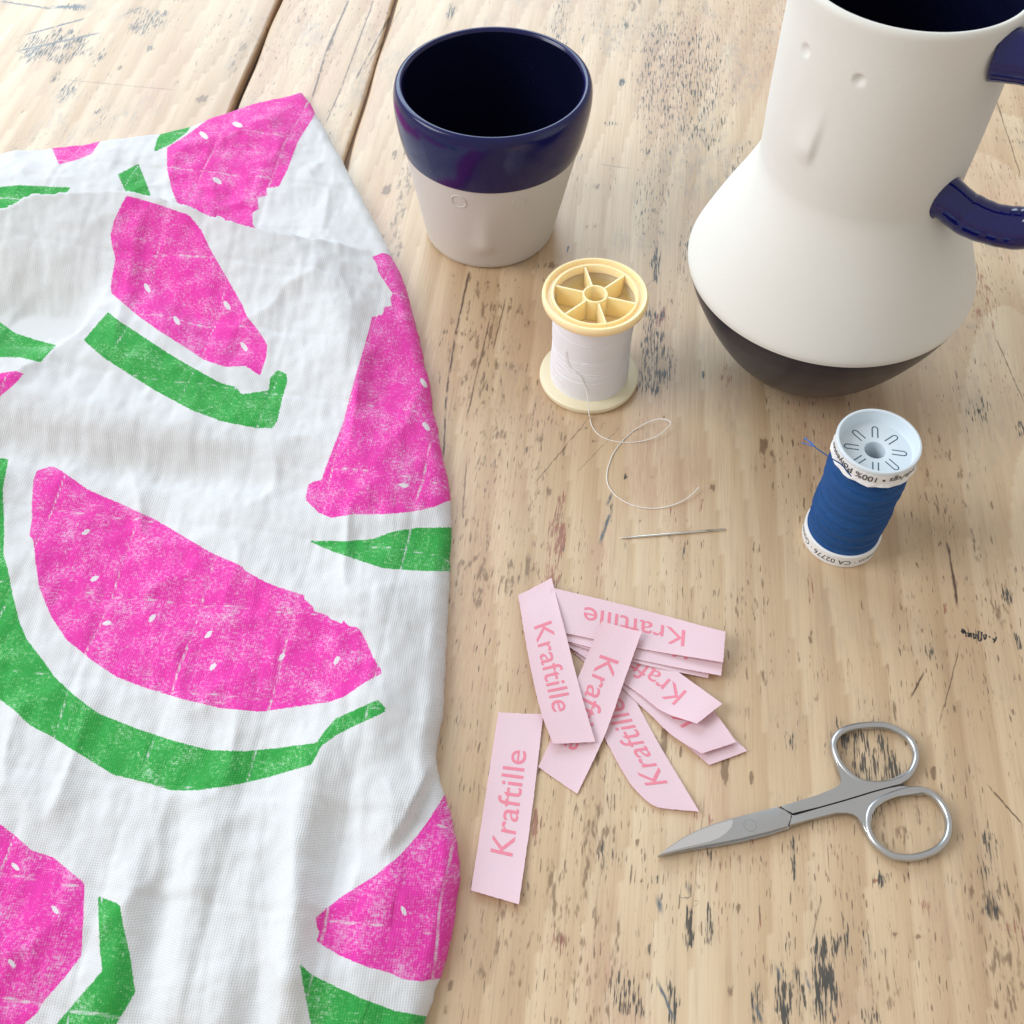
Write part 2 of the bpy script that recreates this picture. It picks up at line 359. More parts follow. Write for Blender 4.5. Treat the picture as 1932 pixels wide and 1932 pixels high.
# grime seen around the cloth's edge and under the labels
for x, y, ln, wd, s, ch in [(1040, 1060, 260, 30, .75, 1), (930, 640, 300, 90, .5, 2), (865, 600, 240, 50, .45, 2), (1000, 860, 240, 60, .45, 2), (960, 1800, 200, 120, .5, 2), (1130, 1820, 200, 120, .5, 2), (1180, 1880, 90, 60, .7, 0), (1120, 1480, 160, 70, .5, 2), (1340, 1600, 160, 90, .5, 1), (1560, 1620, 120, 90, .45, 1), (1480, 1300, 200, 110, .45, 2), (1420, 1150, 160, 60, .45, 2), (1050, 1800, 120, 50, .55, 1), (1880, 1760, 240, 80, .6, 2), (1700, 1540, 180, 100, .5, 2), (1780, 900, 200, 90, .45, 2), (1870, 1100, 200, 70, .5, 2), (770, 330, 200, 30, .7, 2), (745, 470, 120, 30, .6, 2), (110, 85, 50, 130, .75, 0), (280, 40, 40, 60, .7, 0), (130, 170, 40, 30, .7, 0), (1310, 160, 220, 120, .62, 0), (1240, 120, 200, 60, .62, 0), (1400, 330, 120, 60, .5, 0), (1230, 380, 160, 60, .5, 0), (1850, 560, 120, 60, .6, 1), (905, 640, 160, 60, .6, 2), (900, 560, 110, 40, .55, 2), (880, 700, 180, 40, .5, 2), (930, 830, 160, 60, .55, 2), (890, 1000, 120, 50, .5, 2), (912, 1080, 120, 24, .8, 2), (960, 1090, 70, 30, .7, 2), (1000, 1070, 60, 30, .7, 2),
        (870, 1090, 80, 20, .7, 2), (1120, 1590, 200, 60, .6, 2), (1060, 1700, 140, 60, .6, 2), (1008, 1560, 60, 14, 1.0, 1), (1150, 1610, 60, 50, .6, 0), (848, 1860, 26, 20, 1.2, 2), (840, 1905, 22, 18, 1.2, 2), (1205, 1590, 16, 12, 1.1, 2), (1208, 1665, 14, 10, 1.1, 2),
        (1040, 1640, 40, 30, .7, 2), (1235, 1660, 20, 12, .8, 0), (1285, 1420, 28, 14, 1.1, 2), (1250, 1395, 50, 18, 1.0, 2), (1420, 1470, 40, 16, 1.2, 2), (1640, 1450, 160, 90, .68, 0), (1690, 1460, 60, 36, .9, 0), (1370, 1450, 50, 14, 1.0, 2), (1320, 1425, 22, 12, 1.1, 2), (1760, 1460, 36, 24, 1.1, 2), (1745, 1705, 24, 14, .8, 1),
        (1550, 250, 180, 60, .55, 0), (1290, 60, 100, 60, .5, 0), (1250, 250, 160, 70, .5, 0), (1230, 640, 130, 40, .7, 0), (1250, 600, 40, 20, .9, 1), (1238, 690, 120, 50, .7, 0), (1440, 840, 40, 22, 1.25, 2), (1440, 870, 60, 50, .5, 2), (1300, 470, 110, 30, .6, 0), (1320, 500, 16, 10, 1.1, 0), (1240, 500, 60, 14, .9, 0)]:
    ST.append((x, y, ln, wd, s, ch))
# unproject the stains
SU = []
for x, y, ln, wd, s, ch in ST:
    c = to_uv(P(x, y)); e = to_uv(P(x, y+ln/2)); f2 = to_uv(P(x+wd/2, y))
    SU.append((c[0], c[1], max(0.9, (.65 if s > 1 else 1.2)*np.linalg.norm(f2-c)), max(1.1, (.75 if s > 1 else 1.15)*np.linalg.norm(e-c)), s, ch))

ga = to_uv(np.array([g0, g1])); hb = to_uv(np.array([h0, h1]))
U1, U2 = ga[:, 0].mean(), hb[:, 0].mean()
V0, V1, TH = -190.0, 860.0, 24.0
def plank(u0, u1, step, seedw):
    nu = max(4, int((u1-u0)/step)); nv = int((V1-V0)/step)
    us = np.concatenate([[u0, u0+0.5, u0+1.3], np.linspace(u0+2.4, u1-2.4, nu), [u1-1.3, u1-0.5, u1]]); vs = np.linspace(V0, V1, nv)
    du = np.minimum(us-u0, u1-us)
    zz = np.where(du < 1.5, -1.3*(1-np.clip(du/1.5, 0, 1))**2, 0)
    UU, VV = np.meshgrid(us, vs); ZZ = np.tile(zz, (nv, 1))
    wv = np.zeros_like(UU)
    wv[:, :3] = (0.5*np.sin(VV[:, :3]/37+seedw)+0.35*np.sin(VV[:, :3]/11+2*seedw)); wv[:, -3:] = (0.4*np.sin(VV[:, -3:]/31+seedw*3))
    dens = np.zeros(UU.shape+(3,))
    for cu, cv, ru, rv, s, ch in SU:
        iu = np.where(np.abs(us-cu) < ru*2.2)[0]; iv = np.where(np.abs(vs-cv) < rv*2.2)[0]
        if len(iu) == 0 or len(iv) == 0: continue
        sl = np.ix_(iv, iu)
        q = ((UU[sl]-cu)/ru)**2+((VV[sl]-cv)/rv)**2
        nz = vnoise(UU[sl]/2.6, VV[sl]/9.0, 2, .6, cu)
        solid = ru < 4 and s > 1.0
        blob = (s if solid else s*1.0)*np.clip(1.25-0.62*q+(0.0 if solid else 1.5*(nz-0.5)), 0, 1)
        dens[..., ch][sl] = np.maximum(dens[..., ch][sl], blob)
    # low-frequency tone of the boards
    off = 31*seedw
    tone = np.zeros(UU.shape+(4,))
    ring_u = (UU-190-12*np.sin(VV/90))/70; rings = np.sqrt(ring_u**2+((VV-120)/330)**2)*5.5+1.6*vnoise(UU/60, VV/160, 3, .5, 7)
    cath = (rings % 1.0)
    tone[..., 0] = -0.05+0.62*vnoise(UU/48, VV/420, 3, .55, off)+0.30*cath+0.22*vnoise(UU/9, VV/160, 2, .5, off+9)
    tone[..., 1] = ss(vnoise(UU/34, VV/85, 4, .6, off+3), .46, .70)
    tone[..., 2] = ss(vnoise(UU/22, VV/40, 5, .66, off+21), .50, .74)*(0.45+0.75*ss(VV, 250, 480))
    tone[..., 3] = ss(vnoise(UU/30, VV/80, 4, .6, off+40), .36, .72)
    scr = np.zeros(UU.shape+(4,)); scr[..., 0] = 9; scr[..., 3] = .5; best = np.full(UU.shape, 1e9)
    for a0, b0, wd, strg, ci in SCRATCH:
        A, B = to_uv(P(*a0)), to_uv(P(*b0)); d = B-A; Ln = np.linalg.norm(d); d = d/Ln
        iu = np.where((us > min(A[0], B[0])-8) & (us < max(A[0], B[0])+8))[0]; iv = np.where((vs > min(A[1], B[1])-8) & (vs < max(A[1], B[1])+8))[0]
        if len(iu) == 0 or len(iv) == 0: continue
        sl = np.ix_(iv, iu)
        pu, pv = UU[sl]-A[0], VV[sl]-A[1]
        al = pu*d[0]+pv*d[1]; ac = pu*d[1]-pv*d[0]
        st_ = strg*ss(al, -1, 3)*ss(al, Ln+1, Ln-3)*(np.abs(ac) < 2.7)
        take = (np.abs(ac) < best[sl]) & (st_ > 0)
        cur = scr[sl]; cur[take] = np.stack([ac, st_, np.full_like(ac, ci), np.full_like(ac, wd*0.5)], -1)[take]; scr[sl] = cur
        near = (best[sl] > 1e8) & (np.abs(ac) < 7) & ~take; cur = scr[sl]; cur[near, 0] = ac[near]; scr[sl] = cur
        bb = best[sl]; bb[take] = np.abs(ac)[take]; best[sl] = bb
    n = len(us)
    X, Y, _ = from_uv(UU+wv, VV)
    V = np.stack([X, Y, ZZ], -1).reshape(-1, 3)
    idx = np.arange(nv*n).reshape(nv, n)
    F4 = np.stack([idx[:-1, :-1], idx[:-1, 1:], idx[1:, 1:], idx[1:, :-1]], -1).reshape(-1, 4)
    # skirt: sides and underside
    ring = np.concatenate([idx[0, :], idx[1:, -1], idx[-1, -2::-1], idx[-2:0:-1, 0]])
    base = len(V); low = V[ring].copy(); low[:, 2] = -TH
    V = np.vstack([V, low]); m = len(ring)
    k = np.arange(m); k2 = (k+1) % m
    SK = np.stack([ring[k2], ring[k], base+k, base+k2], -1)
    me = bpy.data.meshes.new('plank')
    F = np.vstack([F4, SK])
    me.vertices.add(len(V)); me.vertices.foreach_set('co', (V*0.001).ravel())
    me.loops.add(F.size); me.loops.foreach_set('vertex_index', F.ravel())
    me.polygons.add(len(F)); me.polygons.foreach_set('loop_start', np.arange(len(F))*4); me.polygons.foreach_set('loop_total', np.full(len(F), 4))
    me.polygons.foreach_set('use_smooth', np.concatenate([np.ones(len(F4), bool), np.zeros(m, bool)]))
    me.update(calc_edges=True)
    at = me.color_attributes.new('stain', 'FLOAT_COLOR', 'POINT')
    c4 = np.zeros((len(V), 4)); c4[:, 3] = 1; c4[:UU.size, :3] = dens.reshape(-1, 3)
    at.data.foreach_set('color', c4.ravel())
    for nm, arr in (('tone', tone), ('scratch', scr)):
        at = me.color_attributes.new(nm, 'FLOAT_COLOR', 'POINT')
        c4 = np.zeros((len(V), 4)); c4[:UU.size] = arr.reshape(-1, 4); at.data.foreach_set('color', c4.ravel())
    me.materials.append(M_wood)
    o = bpy.data.objects.new('plank', me); col.objects.link(o); o.parent = table
    return o
plank(U1-330, U1-1.6, 2.5, 0.3)
plank(U1+1.6, U2-1.0, 1.6, 1.1)
plank(U2+1.0, U2+620, 1.6, 2.3)
bx = [from_uv(U1-330, V0, -TH-20), from_uv(U2+620, V0, -TH-20), from_uv(U2+620, V1, -TH-20), from_uv(U1-330, V1, -TH-20)]
bt = [(x, y, -9.0) for x, y, z in bx]
# filler strips lying in the joints, a little below the surface
def strip(u0, u1, ztop, nm):
    v = [from_uv(u0, V0, ztop), from_uv(u1, V0, ztop), from_uv(u1, V1, ztop), from_uv(u0, V1, ztop)]
    lo = [(a, b, -TH) for a, b, c in v]
    return mk(nm, v+lo, [(0, 1, 2, 3), (4, 7, 6, 5), (0, 4, 5, 1), (1, 5, 6, 2), (2, 6, 7, 3), (3, 7, 4, 0)], M_under, table, False)
strip(U1-2.4, U1+2.4, -5.0, 'joint_strip'); 
M_tongue = simple('brown_joint_wood', (0.16, 0.085, 0.04), 0.75, vscale=300, vary=0.3)
o = strip(U2-1.8, U2+1.8, -2.2, 'joint_strip'); o.data.materials[0] = M_tongue
# ============ OBJECTS
M_bisque = simple('unglazed_white_clay', (0.69, 0.675, 0.625), 0.72, 900, 0.00006, vary=0.025, vscale=40)
M_clay2 = simple('unglazed_shaded_clay', (0.60, 0.565, 0.50), 0.74, 900, 0.00006, vary=0.025, vscale=40)  # the pitcher's clay with the cup's shade painted in, darker and warmer
def glaze(name, c, rough, coat=1.0):
    t = NT(name); p = t.obj()
    nz = t.noise(p, 900, 2, 0.6); n2 = t.noise(p, 35, 3, 0.6)
    colr = t.mix(t.sstep(nz, 0.62, 0.72, 0, 0.35), t.mix(n2, tuple(x*0.8 for x in c), tuple(x*1.2 for x in c)), tuple(x*2.2+0.01 for x in c))
    t.set(**{'Base Color': colr, 'Roughness': rough, 'Coat Weight': coat, 'Coat Roughness': 0.06, 'Specular IOR Level': 0.32})
    t.l(t.bump(t.noise(p, 60, 2, 0.5), 0.0004, 0.5), t.b.inputs['Normal'])
    return t.m
M_navy = glaze('navy_blue_glaze', (0.006, 0.006, 0.065), 0.20, 0.1)
M_inside = glaze('deep_navy_inside_glaze', (0.0035, 0.004, 0.018), 0.25, 0.25)
M_handle = glaze('glossy_navy_handle_glaze', (0.003, 0.004, 0.085), 0.05, 0.45)
M_base = glaze('dark_satin_base_glaze', (0.004, 0.005, 0.020), 0.28, 0.0)

# ------------------------------------------------------------------ illegible pen scribble on the table
def scribble(rows, half=0.33):
    vs, fs = [], []
    for pts in rows:
        c = catmull([P(*z6(a, b), 0.012) for a, b in pts], 5)
        t_ = np.gradient(c, axis=0); t_ /= np.linalg.norm(t_, axis=1)[:, None]+1e-9
        w_ = half*(0.6+0.7*rng.random(len(c)))[:, None]; nrm_ = np.stack([-t_[:, 1], t_[:, 0], 0*t_[:, 0]], -1)
        b0 = len(vs); vs += list(c+nrm_*w_)+list(c-nrm_*w_); n_ = len(c)
        fs += [(b0+i, b0+i+1, b0+n_+i+1, b0+n_+i) for i in range(n_-1)]
    return mk('pen_scribble', vs, fs, simple('faded_black_ink', (0.055, 0.05, 0.05), 0.8, vary=0.4, vscale=700), table, False)
scribble([[(948, 1330), (962, 1338), (955, 1352), (948, 1340), (966, 1345), (972, 1372)], [(982, 1348), (984, 1370), (996, 1352), (998, 1374)], [(1008, 1350), (1012, 1380), (1024, 1362), (1012, 1360)], [(1036, 1340), (1034, 1385), (1048, 1388), (1052, 1345)], [(1060, 1360), (1068, 1385), (1076, 1362), (1066, 1362)], [(1088, 1366), (1096, 1376)], [(1110, 1378), (1120, 1392), (1128, 1370)], [(1120, 1392), (1114, 1402)]])

# ------------------------------------------------------------------ cup
cup = empty('cup', (-10.78, 427.1, 0))
tag(cup, 'white clay cup with a navy blue glazed rim and inside, standing behind the cotton reel', 'cup')
SH = 2.83/77.6
def out_r(z):
    return np.interp(z, [0, 1.2, 3, 51], [28.6, 30.0, 30.6, 39.3])
prof = [(0.0, 0.6), (26.0, 0.6), (27.4, 0.0), (28.6, 0.05), (29.6, 0.5), (30.2, 1.4)]+[(float(out_r(z)), float(z)) for z in np.linspace(3, 50.6, 60)]
body = lathe('body', prof, M_clay2, cup, 200, SH)
# faint nose and pressed eye circles on the side facing the camera
def press(o, feats, cx0=0.0):
    me = o.data; co = np.zeros(len(me.vertices)*3); me.vertices.foreach_get('co', co); co = co.reshape(-1, 3)*1000
    ang = np.arctan2(co[:, 0]-SH*co[:, 2]*(1 if o is body else 0), -co[:, 1]); rad = np.hypot(co[:, 0], co[:, 1])
    s_ = ang*rad; dr = np.zeros(len(co))
    for f in feats: dr += f(s_, co[:, 2])
    dr[rad < 12] = 0
    k = 1+dr/np.maximum(rad, 1); co[:, 0] *= k; co[:, 1] *= k
    me.vertices.foreach_set('co', (co*0.001).ravel()); me.update()
press(body, [lambda a, z: 1.7*np.exp(-((a+1)/5.0)**2)*np.clip((44-z)/26, 0, 1)*ss(z, 8, 17)])
def eye_ring(name, px_, py_, rad, mat, parent, base, rfun, shear):
    """thin raised ring pressed into the wall of a turned body at the picture position"""
    # march along the view ray until the wall is met
    d = _F+np.array([(px_-CEN)/FPX, 0, 0])-(py_-CEN)/FPX*_U; o_ = np.array([0, 0, CAM_H])
    for tt in np.linspace(200, 900, 14000):
        q = o_+d*tt; z = q[2]
        if np.hypot(q[0]-base[0]-shear*z, q[1]-base[1]) < rfun(z): break
    a0 = math.atan2(q[1]-base[1], q[0]-base[0]-shear*z); z0 = z; pts = []
    for k in range(28):
        th = 2*math.pi*k/28; zz = z0+rad*math.sin(th); rr = rfun(zz)+0.02; aa = a0+rad*math.cos(th)/rr
        pts.append((rr*math.cos(aa)+shear*zz, rr*math.sin(aa), zz))
    return tube(name, pts, 0.3, mat, parent, 6, True), (a0, z0)
for k, (a, b) in enumerate(((615, 1435), (1048, 1447))):
    eye_ring('eye_ring', *z1(a, b), 3.4, M_clay2, cup, (-10.78, 427.1), lambda z: float(out_r(z)), SH)
band = catmull([(39.35, 50.4), (39.75, 50.8), (41.1, 57), (42.1, 64), (42.6, 70), (42.4, 74.4), (41.6, 77.2), (40.3, 78.1), (39.2, 77.9), (38.4, 76.8)], 6)
lathe('glazed_band', band.tolist(), M_navy, cup, 128, SH)
inn = [(38.42, 76.9), (38.0, 74), (37.6, 66), (35.8, 50), (31, 20), (28, 8), (25, 4.6), (18, 4), (0, 4)]
lathe('glazed_inside', inn, M_inside, cup, 128, SH)

# ------------------------------------------------------------------ pitcher
PB = (124.7, 338.4)
pit = empty('pitcher', (*PB, 0))
tag(pit, 'white clay pitcher with face marks, navy handle and dark rounded base', 'pitcher')
zB, rB = 54.8, 55.9
shp = catmull([(55.3, 54.8), (55.5, 57.0), (54.4, 60.5), (51.3, 68), (46.8, 78), (41.9, 88), (37.9, 97), (36.0, 103.5), (35.9, 110), (36.4, 122), (36.8, 145), (37.0, 162), (37.5, 171), (37.5, 172.8), (37.0, 173.9), (36.1, 174.2), (35.2, 173.6)], 24)
_L = np.concatenate([[0], np.cumsum(np.linalg.norm(np.diff(shp, axis=0), axis=1))]); _u = np.linspace(0, _L[-1], 200)
shp = np.stack([np.interp(_u, _L, shp[:, 0]), np.interp(_u, _L, shp[:, 1])], -1)
pb = lathe('body', shp.tolist(), M_bisque, pit, 320)
ZT = 174.2
basep = catmull([(0, 0.8), (16, 0.8), (18, 0.0), (19.8, 0.9), (26.5, 7), (36, 17), (44.0, 29), (50.6, 42), (53.9, 50.5), (55.2, 54.75)], 6)
lathe('glazed_base', basep.tolist(), M_base, pit, 128)
lathe('glazed_inside', [(35.25, 173.65), (34.4, 171), (33.8, 150), (33.2, 104), (37, 92), (51, 58), (47, 45), (18, 8), (0, 7)], M_inside, pit, 96)
zp = zoom(1990*.6389, 0, .621*.6389)
def wall_hit(px_, py_, base, rfun):
    d = _F+np.array([(px_-CEN)/FPX, 0, 0])-(py_-CEN)/FPX*_U; o_ = np.array([0, 0, CAM_H])
    for tt in np.linspace(150, 700, 20000):
        q = o_+d*tt
        if 0 < q[2] < ZT and np.hypot(q[0]-base[0], q[1]-base[1]) < rfun(q[2]): return q
    return q
_iz = np.argsort(shp[:, 1]); prf = lambda z: float(np.interp(z, shp[_iz][:, 1], shp[_iz][:, 0]))
def uvw(q): return math.atan2(q[0]-PB[0], -(q[1]-PB[1])), q[2]
e1 = uvw(wall_hit(*zp(626, 240), PB, prf)); e2 = uvw(wall_hit(*zp(880, 382), PB, prf))
n1 = uvw(wall_hit(*zp(725, 470), PB, prf)); n2 = uvw(wall_hit(*zp(640, 750), PB, prf))
def pfeat(s_, z):
    dr = np.zeros_like(z)
    for a, zz in (e1, e2):
        rr = np.hypot(s_-a*prf(zz), z-zz); dr -= 1.2*np.clip(1-(rr/2.0)**2, 0, 1)**0.6
    # nose: a ridge that grows towards its lower end
    f = np.clip((n1[1]-z)/(n1[1]-n2[1]), 0, 1.12)
    cx_ = (n1[0]+(n2[0]-n1[0])*f)*prf(n2[1])
    dd = s_-cx_
    prof_ = np.where(dd > 0, np.exp(-(dd/1.5)**2), np.exp(-(dd/5.5)**2))
    dr += 1.7*prof_*(0.10*ss(f, -.1, .3)+0.90*ss(f, .1, 1.0))*ss(z, n2[1]-5, n2[1]+4)
    return dr
press(pb, [pfeat])
# handle: from the neck's right side round to the shoulder (its far part leaves the picture)
q1 = wall_hit(1893, 104, PB, prf); q2 = wall_hit(1785, 374, PB, prf)
def rel(q): return np.array([q[0]-PB[0], q[1]-PB[1], q[2]])
hd1, hd2 = rel(q1), rel(q2)
n_1 = np.array([hd1[0], hd1[1], 0]); n_1 /= np.linalg.norm(n_1); n_2 = np.array([hd2[0], hd2[1], 0]); n_2 /= np.linalg.norm(n_2)
out = np.array([0.90, -0.44, 0])
pl_n = np.array([0.44, 0.90, 0])                      # the handle lies in one upright plane
def on_plane(px_, py_):
    d = _F+np.array([(px_-CEN)/FPX, 0, 0])-(py_-CEN)/FPX*_U; o_ = np.array([0, 0, CAM_H])-np.array([*PB, 0])
    return o_+d*(np.dot(hd2-o_, pl_n)/np.dot(d, pl_n))
lowh = [on_plane(*q) for q in ((1818, 399), (1852, 416), (1892, 427), (1934, 430), (1985, 420))]
e_ = lowh[-1]
hp = [hd2-n_2*2, hd2+n_2*1.5]+lowh+[e_+out*9+np.array([0, 0, 12]), e_+out*10+np.array([0, 0, 30]), hd1+out*38+np.array([0, 0, -9]), hd1+out*24+np.array([0, 0, -2]), hd1+out*9+np.array([0, 0, 0.5]), hd1-n_1*2]
hpath = catmull(hp, 10)
rads = [9.4-2.0*min(1, i/9) + 1.6*max(0, (i-len(hpath)+13)/12) + 0.12*math.sin(i*0.31)+0.07*math.sin(i*0.83+1) for i in range(len(hpath))]
tube('handle', hpath, rads, M_handle, pit, 20, up=(-0.44, -0.9, 0.02), flat=0.86)

# ------------------------------------------------------------------ white cotton reel
M_cream = NT('cream_plastic')
M_cream.set(**{'Base Color': (0.95, 0.75, 0.44), 'Roughness': 0.36, 'Subsurface Weight': 0.5, 'Subsurface Scale': 0.004})
M_cream.b.inputs['Subsurface Radius'].default_value = (1.0, 0.55, 0.22)
M_cream = M_cream.m
M_cream2 = simple('cream_plastic_lit_tone', (0.82, 0.74, 0.52), 0.4, vary=0.03)  # same plastic as the top flange, paler light on it painted into the colour
def thread_mat(name, c, rough, pitch, amp=0.00006, dark=0.25, sheen=0.2):
    t = NT(name); p = t.obj()
    wv = t.n('ShaderNodeTexWave', wave_type='BANDS', bands_direction='Z', wave_profile='SIN')
    t.l(t.mapping(p, (1, 1, 1), rot=(0.03, 0.02, 0)), wv.inputs['Vector']); wv.inputs['Scale'].default_value = pitch; wv.inputs['Distortion'].default_value = 1.2; wv.inputs['Detail'].default_value = 2
    nz = t.noise(t.mapping(p, (30, 30, 700)), 1.0, 3, 0.6); n2 = t.noise(p, 500, 2, 0.7)
    f = t.math('MULTIPLY', t.math('ADD', t.math('MULTIPLY', wv.outputs[0], 0.35), t.math('MULTIPLY', nz, 0.9)), 0.8)
    colr = t.mix(f, tuple(x*(1-dark) for x in c), tuple(min(1, x*(1+dark*0.6)) for x in c))
    t.set(**{'Base Color': colr, 'Roughness': rough, 'Sheen Weight': sheen, 'Specular IOR Level': 0.3})
    t.l(t.bump(t.math('ADD', t.math('ADD', wv.outputs[0], nz), t.math('MULTIPLY', n2, .5)), amp), t.b.inputs['Normal'])
    return t.m
M_wthread = thread_mat('white_thread', (0.86, 0.855, 0.88), 0.6, 900, 0.00006, 0.06)
WS = (32.7, 328.7)
reel = empty('thread_reel', (*WS, 0)); tag(reel, 'reel of white thread with cream plastic spoked ends and a loose looping tail', 'thread reel')
lathe('bottom_flange', [(5, 0.3), (18.5, 0.3), (19.5, 0), (20.6, 0.5), (21.0, 1.6), (20.9, 2.8), (20.2, 3.4), (16, 3.6), (12, 3.6)], M_cream2, reel, 96)
lathe('thread_winding', [(16.0, 3.5)]+[(16.3+0.25*math.sin(z*0.21)-0.25*(z > 40)*(z-40)/5, z) for z in np.linspace(3.55, 44.95, 30)]+[(16.0, 45.1)], M_wthread, reel, 96)
top = lathe('top_flange', [(15.95, 36), (15.95, 45.0), (17.6, 44.9), (20.2, 45.0), (20.9, 45.8), (21.05, 47.2), (20.8, 48.5), (20.2, 49.0), (19.6, 48.9), (19.2, 48.4), (19.0, 47.3), (17.3, 47.3), (17.2, 48.3), (16.9, 48.5), (16.5, 48.5), (16.3, 48.3), (15.7, 42), (15.2, 39.4), (14.0, 38.8), (5.0, 38.8)], M_cream, reel, 96)
hub = lathe('hub', [(4.2, 20), (4.2, 48.3), (4.35, 48.5), (4.8, 48.5), (5.0, 48.3), (5.2, 22)], M_cream, reel, 48)
for k in range(6):
    a = R(102+60*k); ca, sa = math.cos(a), math.sin(a)
    def bxv(r, w, z): return [(r*ca-w*sa, r*sa+w*ca, z), (r*ca+w*sa, r*sa-w*ca, z)]
    vs = bxv(4.9, .5, 38.7)+bxv(15.3, .5, 38.7)+bxv(4.9, .34, 48.1)+bxv(16.35, .34, 48.1)
    mk('spoke', vs, [(0, 1, 3, 2), (4, 6, 7, 5), (0, 4, 5, 1), (2, 3, 7, 6), (0, 2, 6, 4), (1, 5, 7, 3)], M_cream, reel, False)
M_wstrand = simple('white_strand', (0.84, 0.835, 0.86), 0.6, vscale=900)
for k in range(26):
    z0_ = rng.uniform(5, 43); til = rng.uniform(-2.0, 2.0); ph = rng.uniform(0, 6.28); a0 = rng.uniform(0, 6.28); sw = rng.uniform(1.0, 4.5); pth = []
    for i in range(30):
        aa = a0+sw*i/29; zz = min(44.4, max(4.2, z0_+til*math.sin(aa+ph))); rr = 16.3+0.25*math.sin(zz*0.21)-0.25*(zz > 40)*(zz-40)/5+0.02
        pth.append((rr*math.cos(aa), rr*math.sin(aa), zz))
    tube('strand', pth, 0.11, M_wstrand, reel, 5)
# loose tail: down the winding, over the flange, looping on the table
z3 = zoom(958.3, 447.2, .2315)
M_wtail = simple('white_tail_thread', (0.88, 0.87, 0.84), 0.5, vscale=900)
wr = lambda z: 16.55
tail = []
for a, b in ((470, 930), (480, 1010), (515, 1075), (560, 1105), (600, 1150), (632, 1225)):
    px_, py_ = z3(a, b)
    d = _F+np.array([(px_-CEN)/FPX, 0, 0])-(py_-CEN)/FPX*_U
    for tt in np.linspace(200, 700, 9000):
        q = np.array([0, 0, CAM_H])+d*tt
        if np.hypot(q[0]-WS[0], q[1]-WS[1]) < 16.65: break
    tail.append(q)
tail.append(P(*z3(652, 1320), 8.5)); tail.append(P(*z3(658, 1400), 4.6)); tail.append(P(*z3(664, 1465), 2.2))
for i, (a, b) in enumerate([(505, 580), (530, 660), (590, 730), (680, 775), (800, 797), (930, 795), (1060, 765), (1160, 715), (1230, 650), (1245, 612), (1205, 588), (1150, 583), (1080, 597), (1000, 632), (900, 695), (800, 790), (720, 900), (680, 1000), (662, 1080), (665, 1170), (700, 1240), (770, 1310), (880, 1370), (1000, 1400), (1120, 1405), (1250, 1380), (1360, 1335), (1450, 1270), (1510, 1208)]):
    zz = 0.25 + (2.2 if 6 <= i <= 13 else 0)*math.sin(math.pi*(i-5)/9 if 5 <= i <= 14 else 0) + (1.5*(i-24)/4 if i > 24 else 0)
    tail.append(P(*z7(a, b), max(0.22, zz)))
tube('loose_thread', catmull([q-np.array([*WS, 0]) for q in tail], 8), 0.19, M_wtail, reel, 6)

# ------------------------------------------------------------------ blue thread spool
M_bthread = thread_mat('royal_blue_thread', (0.011, 0.085, 0.28), 0.7, 1150, 0.00008, 0.4, 0.0)
M_bstrand = simple('blue_strand', (0.009, 0.06, 0.20), 0.6, vscale=800)
M_lid = simple('pale_blue_white_plastic', (0.66, 0.74, 0.80), 0.35, vary=0.02)
M_paper = simple('white_paper_band', (0.78, 0.78, 0.78), 0.6, vary=0.03, vscale=120)
M_slot = simple('dark_slot', (0.06, 0.12, 0.17), 0.7)
M_ink = simple('black_ink', (0.02, 0.02, 0.022), 0.6)
BS = (125.8, 246.1)
sp = empty('thread_spool', (*BS, 0)); tag(sp, 'spool of royal blue thread with pale slotted lid and printed paper bands', 'thread spool')
lathe('bottom_cap', [(4, 0.2), (13.4, 0.2), (13.9, 0), (14.3, 0.5), (14.35, 1.0), (14.35, 6.8), (14.0, 7.1), (12.6, 7.2)], M_paper, sp, 96)
def bw(z): return 13.75+0.25*math.sin(z*0.33+1)-0.9*max(0, (z-44)/7)+0.15*math.sin(z*1.1)-0.3*max(0, (12-z)/5)
lathe('thread_winding', [(11, 7.0)]+[(bw(z), z) for z in np.linspace(7.05, 51.5, 80)]+[(11, 51.6)], M_bthread, sp, 96)
# crossing outer strands, slightly proud
for k in range(44):
    z0_ = 8.5+k*0.95+rng.uniform(-.7, .7); til = rng.uniform(-2.6, 3.0); ph = rng.uniform(0, 6.28); a0 = rng.uniform(0, 6.28); sw = rng.uniform(2.2, 6.0)
    pth = []
    for i in range(40):
        aa = a0+sw*i/39; zz = min(50.5, max(7.6, z0_+til*math.sin(aa+ph))); rr = bw(zz)+0.03
        pth.append((rr*math.cos(aa), rr*math.sin(aa), zz))
    tube('strand', pth, 0.13 if k % 3 else 0.19, M_bstrand if k % 2 else M_bthread, sp, 5)
# faceted, slightly lifted paper band under the lid
nf = 40
def band_r(i, low):
    return 14.45+(0.35+0.25*math.sin(i*2.1)) if low else 14.4
vs, fs = [], []
for i in range(nf):
    a = 2*math.pi*i/nf
    zl = 50.2+0.5*abs(math.sin(i*0.78))
    for r, z in ((band_r(i, True), zl), (14.42, 52.2), (14.42, 56.6), (14.0, 56.7), (13.6, 51.5)):
        vs.append((r*math.cos(a), r*math.sin(a), z))
for i in range(nf):
    j = (i+1) % nf
    for k in range(4): fs.append((i*5+k, j*5+k, j*5+k+1, i*5+k+1))
mk('paper_band', vs, fs, M_paper, sp, False)
lid = lathe('lid', [(13.8, 52), (14.3, 56.4), (14.5, 56.7), (14.55, 57.6), (14.3, 58.1), (13.7, 58.15), (13.35, 57.9), (12.8, 53.4), (12.4, 52.9), (4.0, 52.9), (3.7, 52.7), (3.6, 51), (3.55, 38)], M_lid, sp, 96)
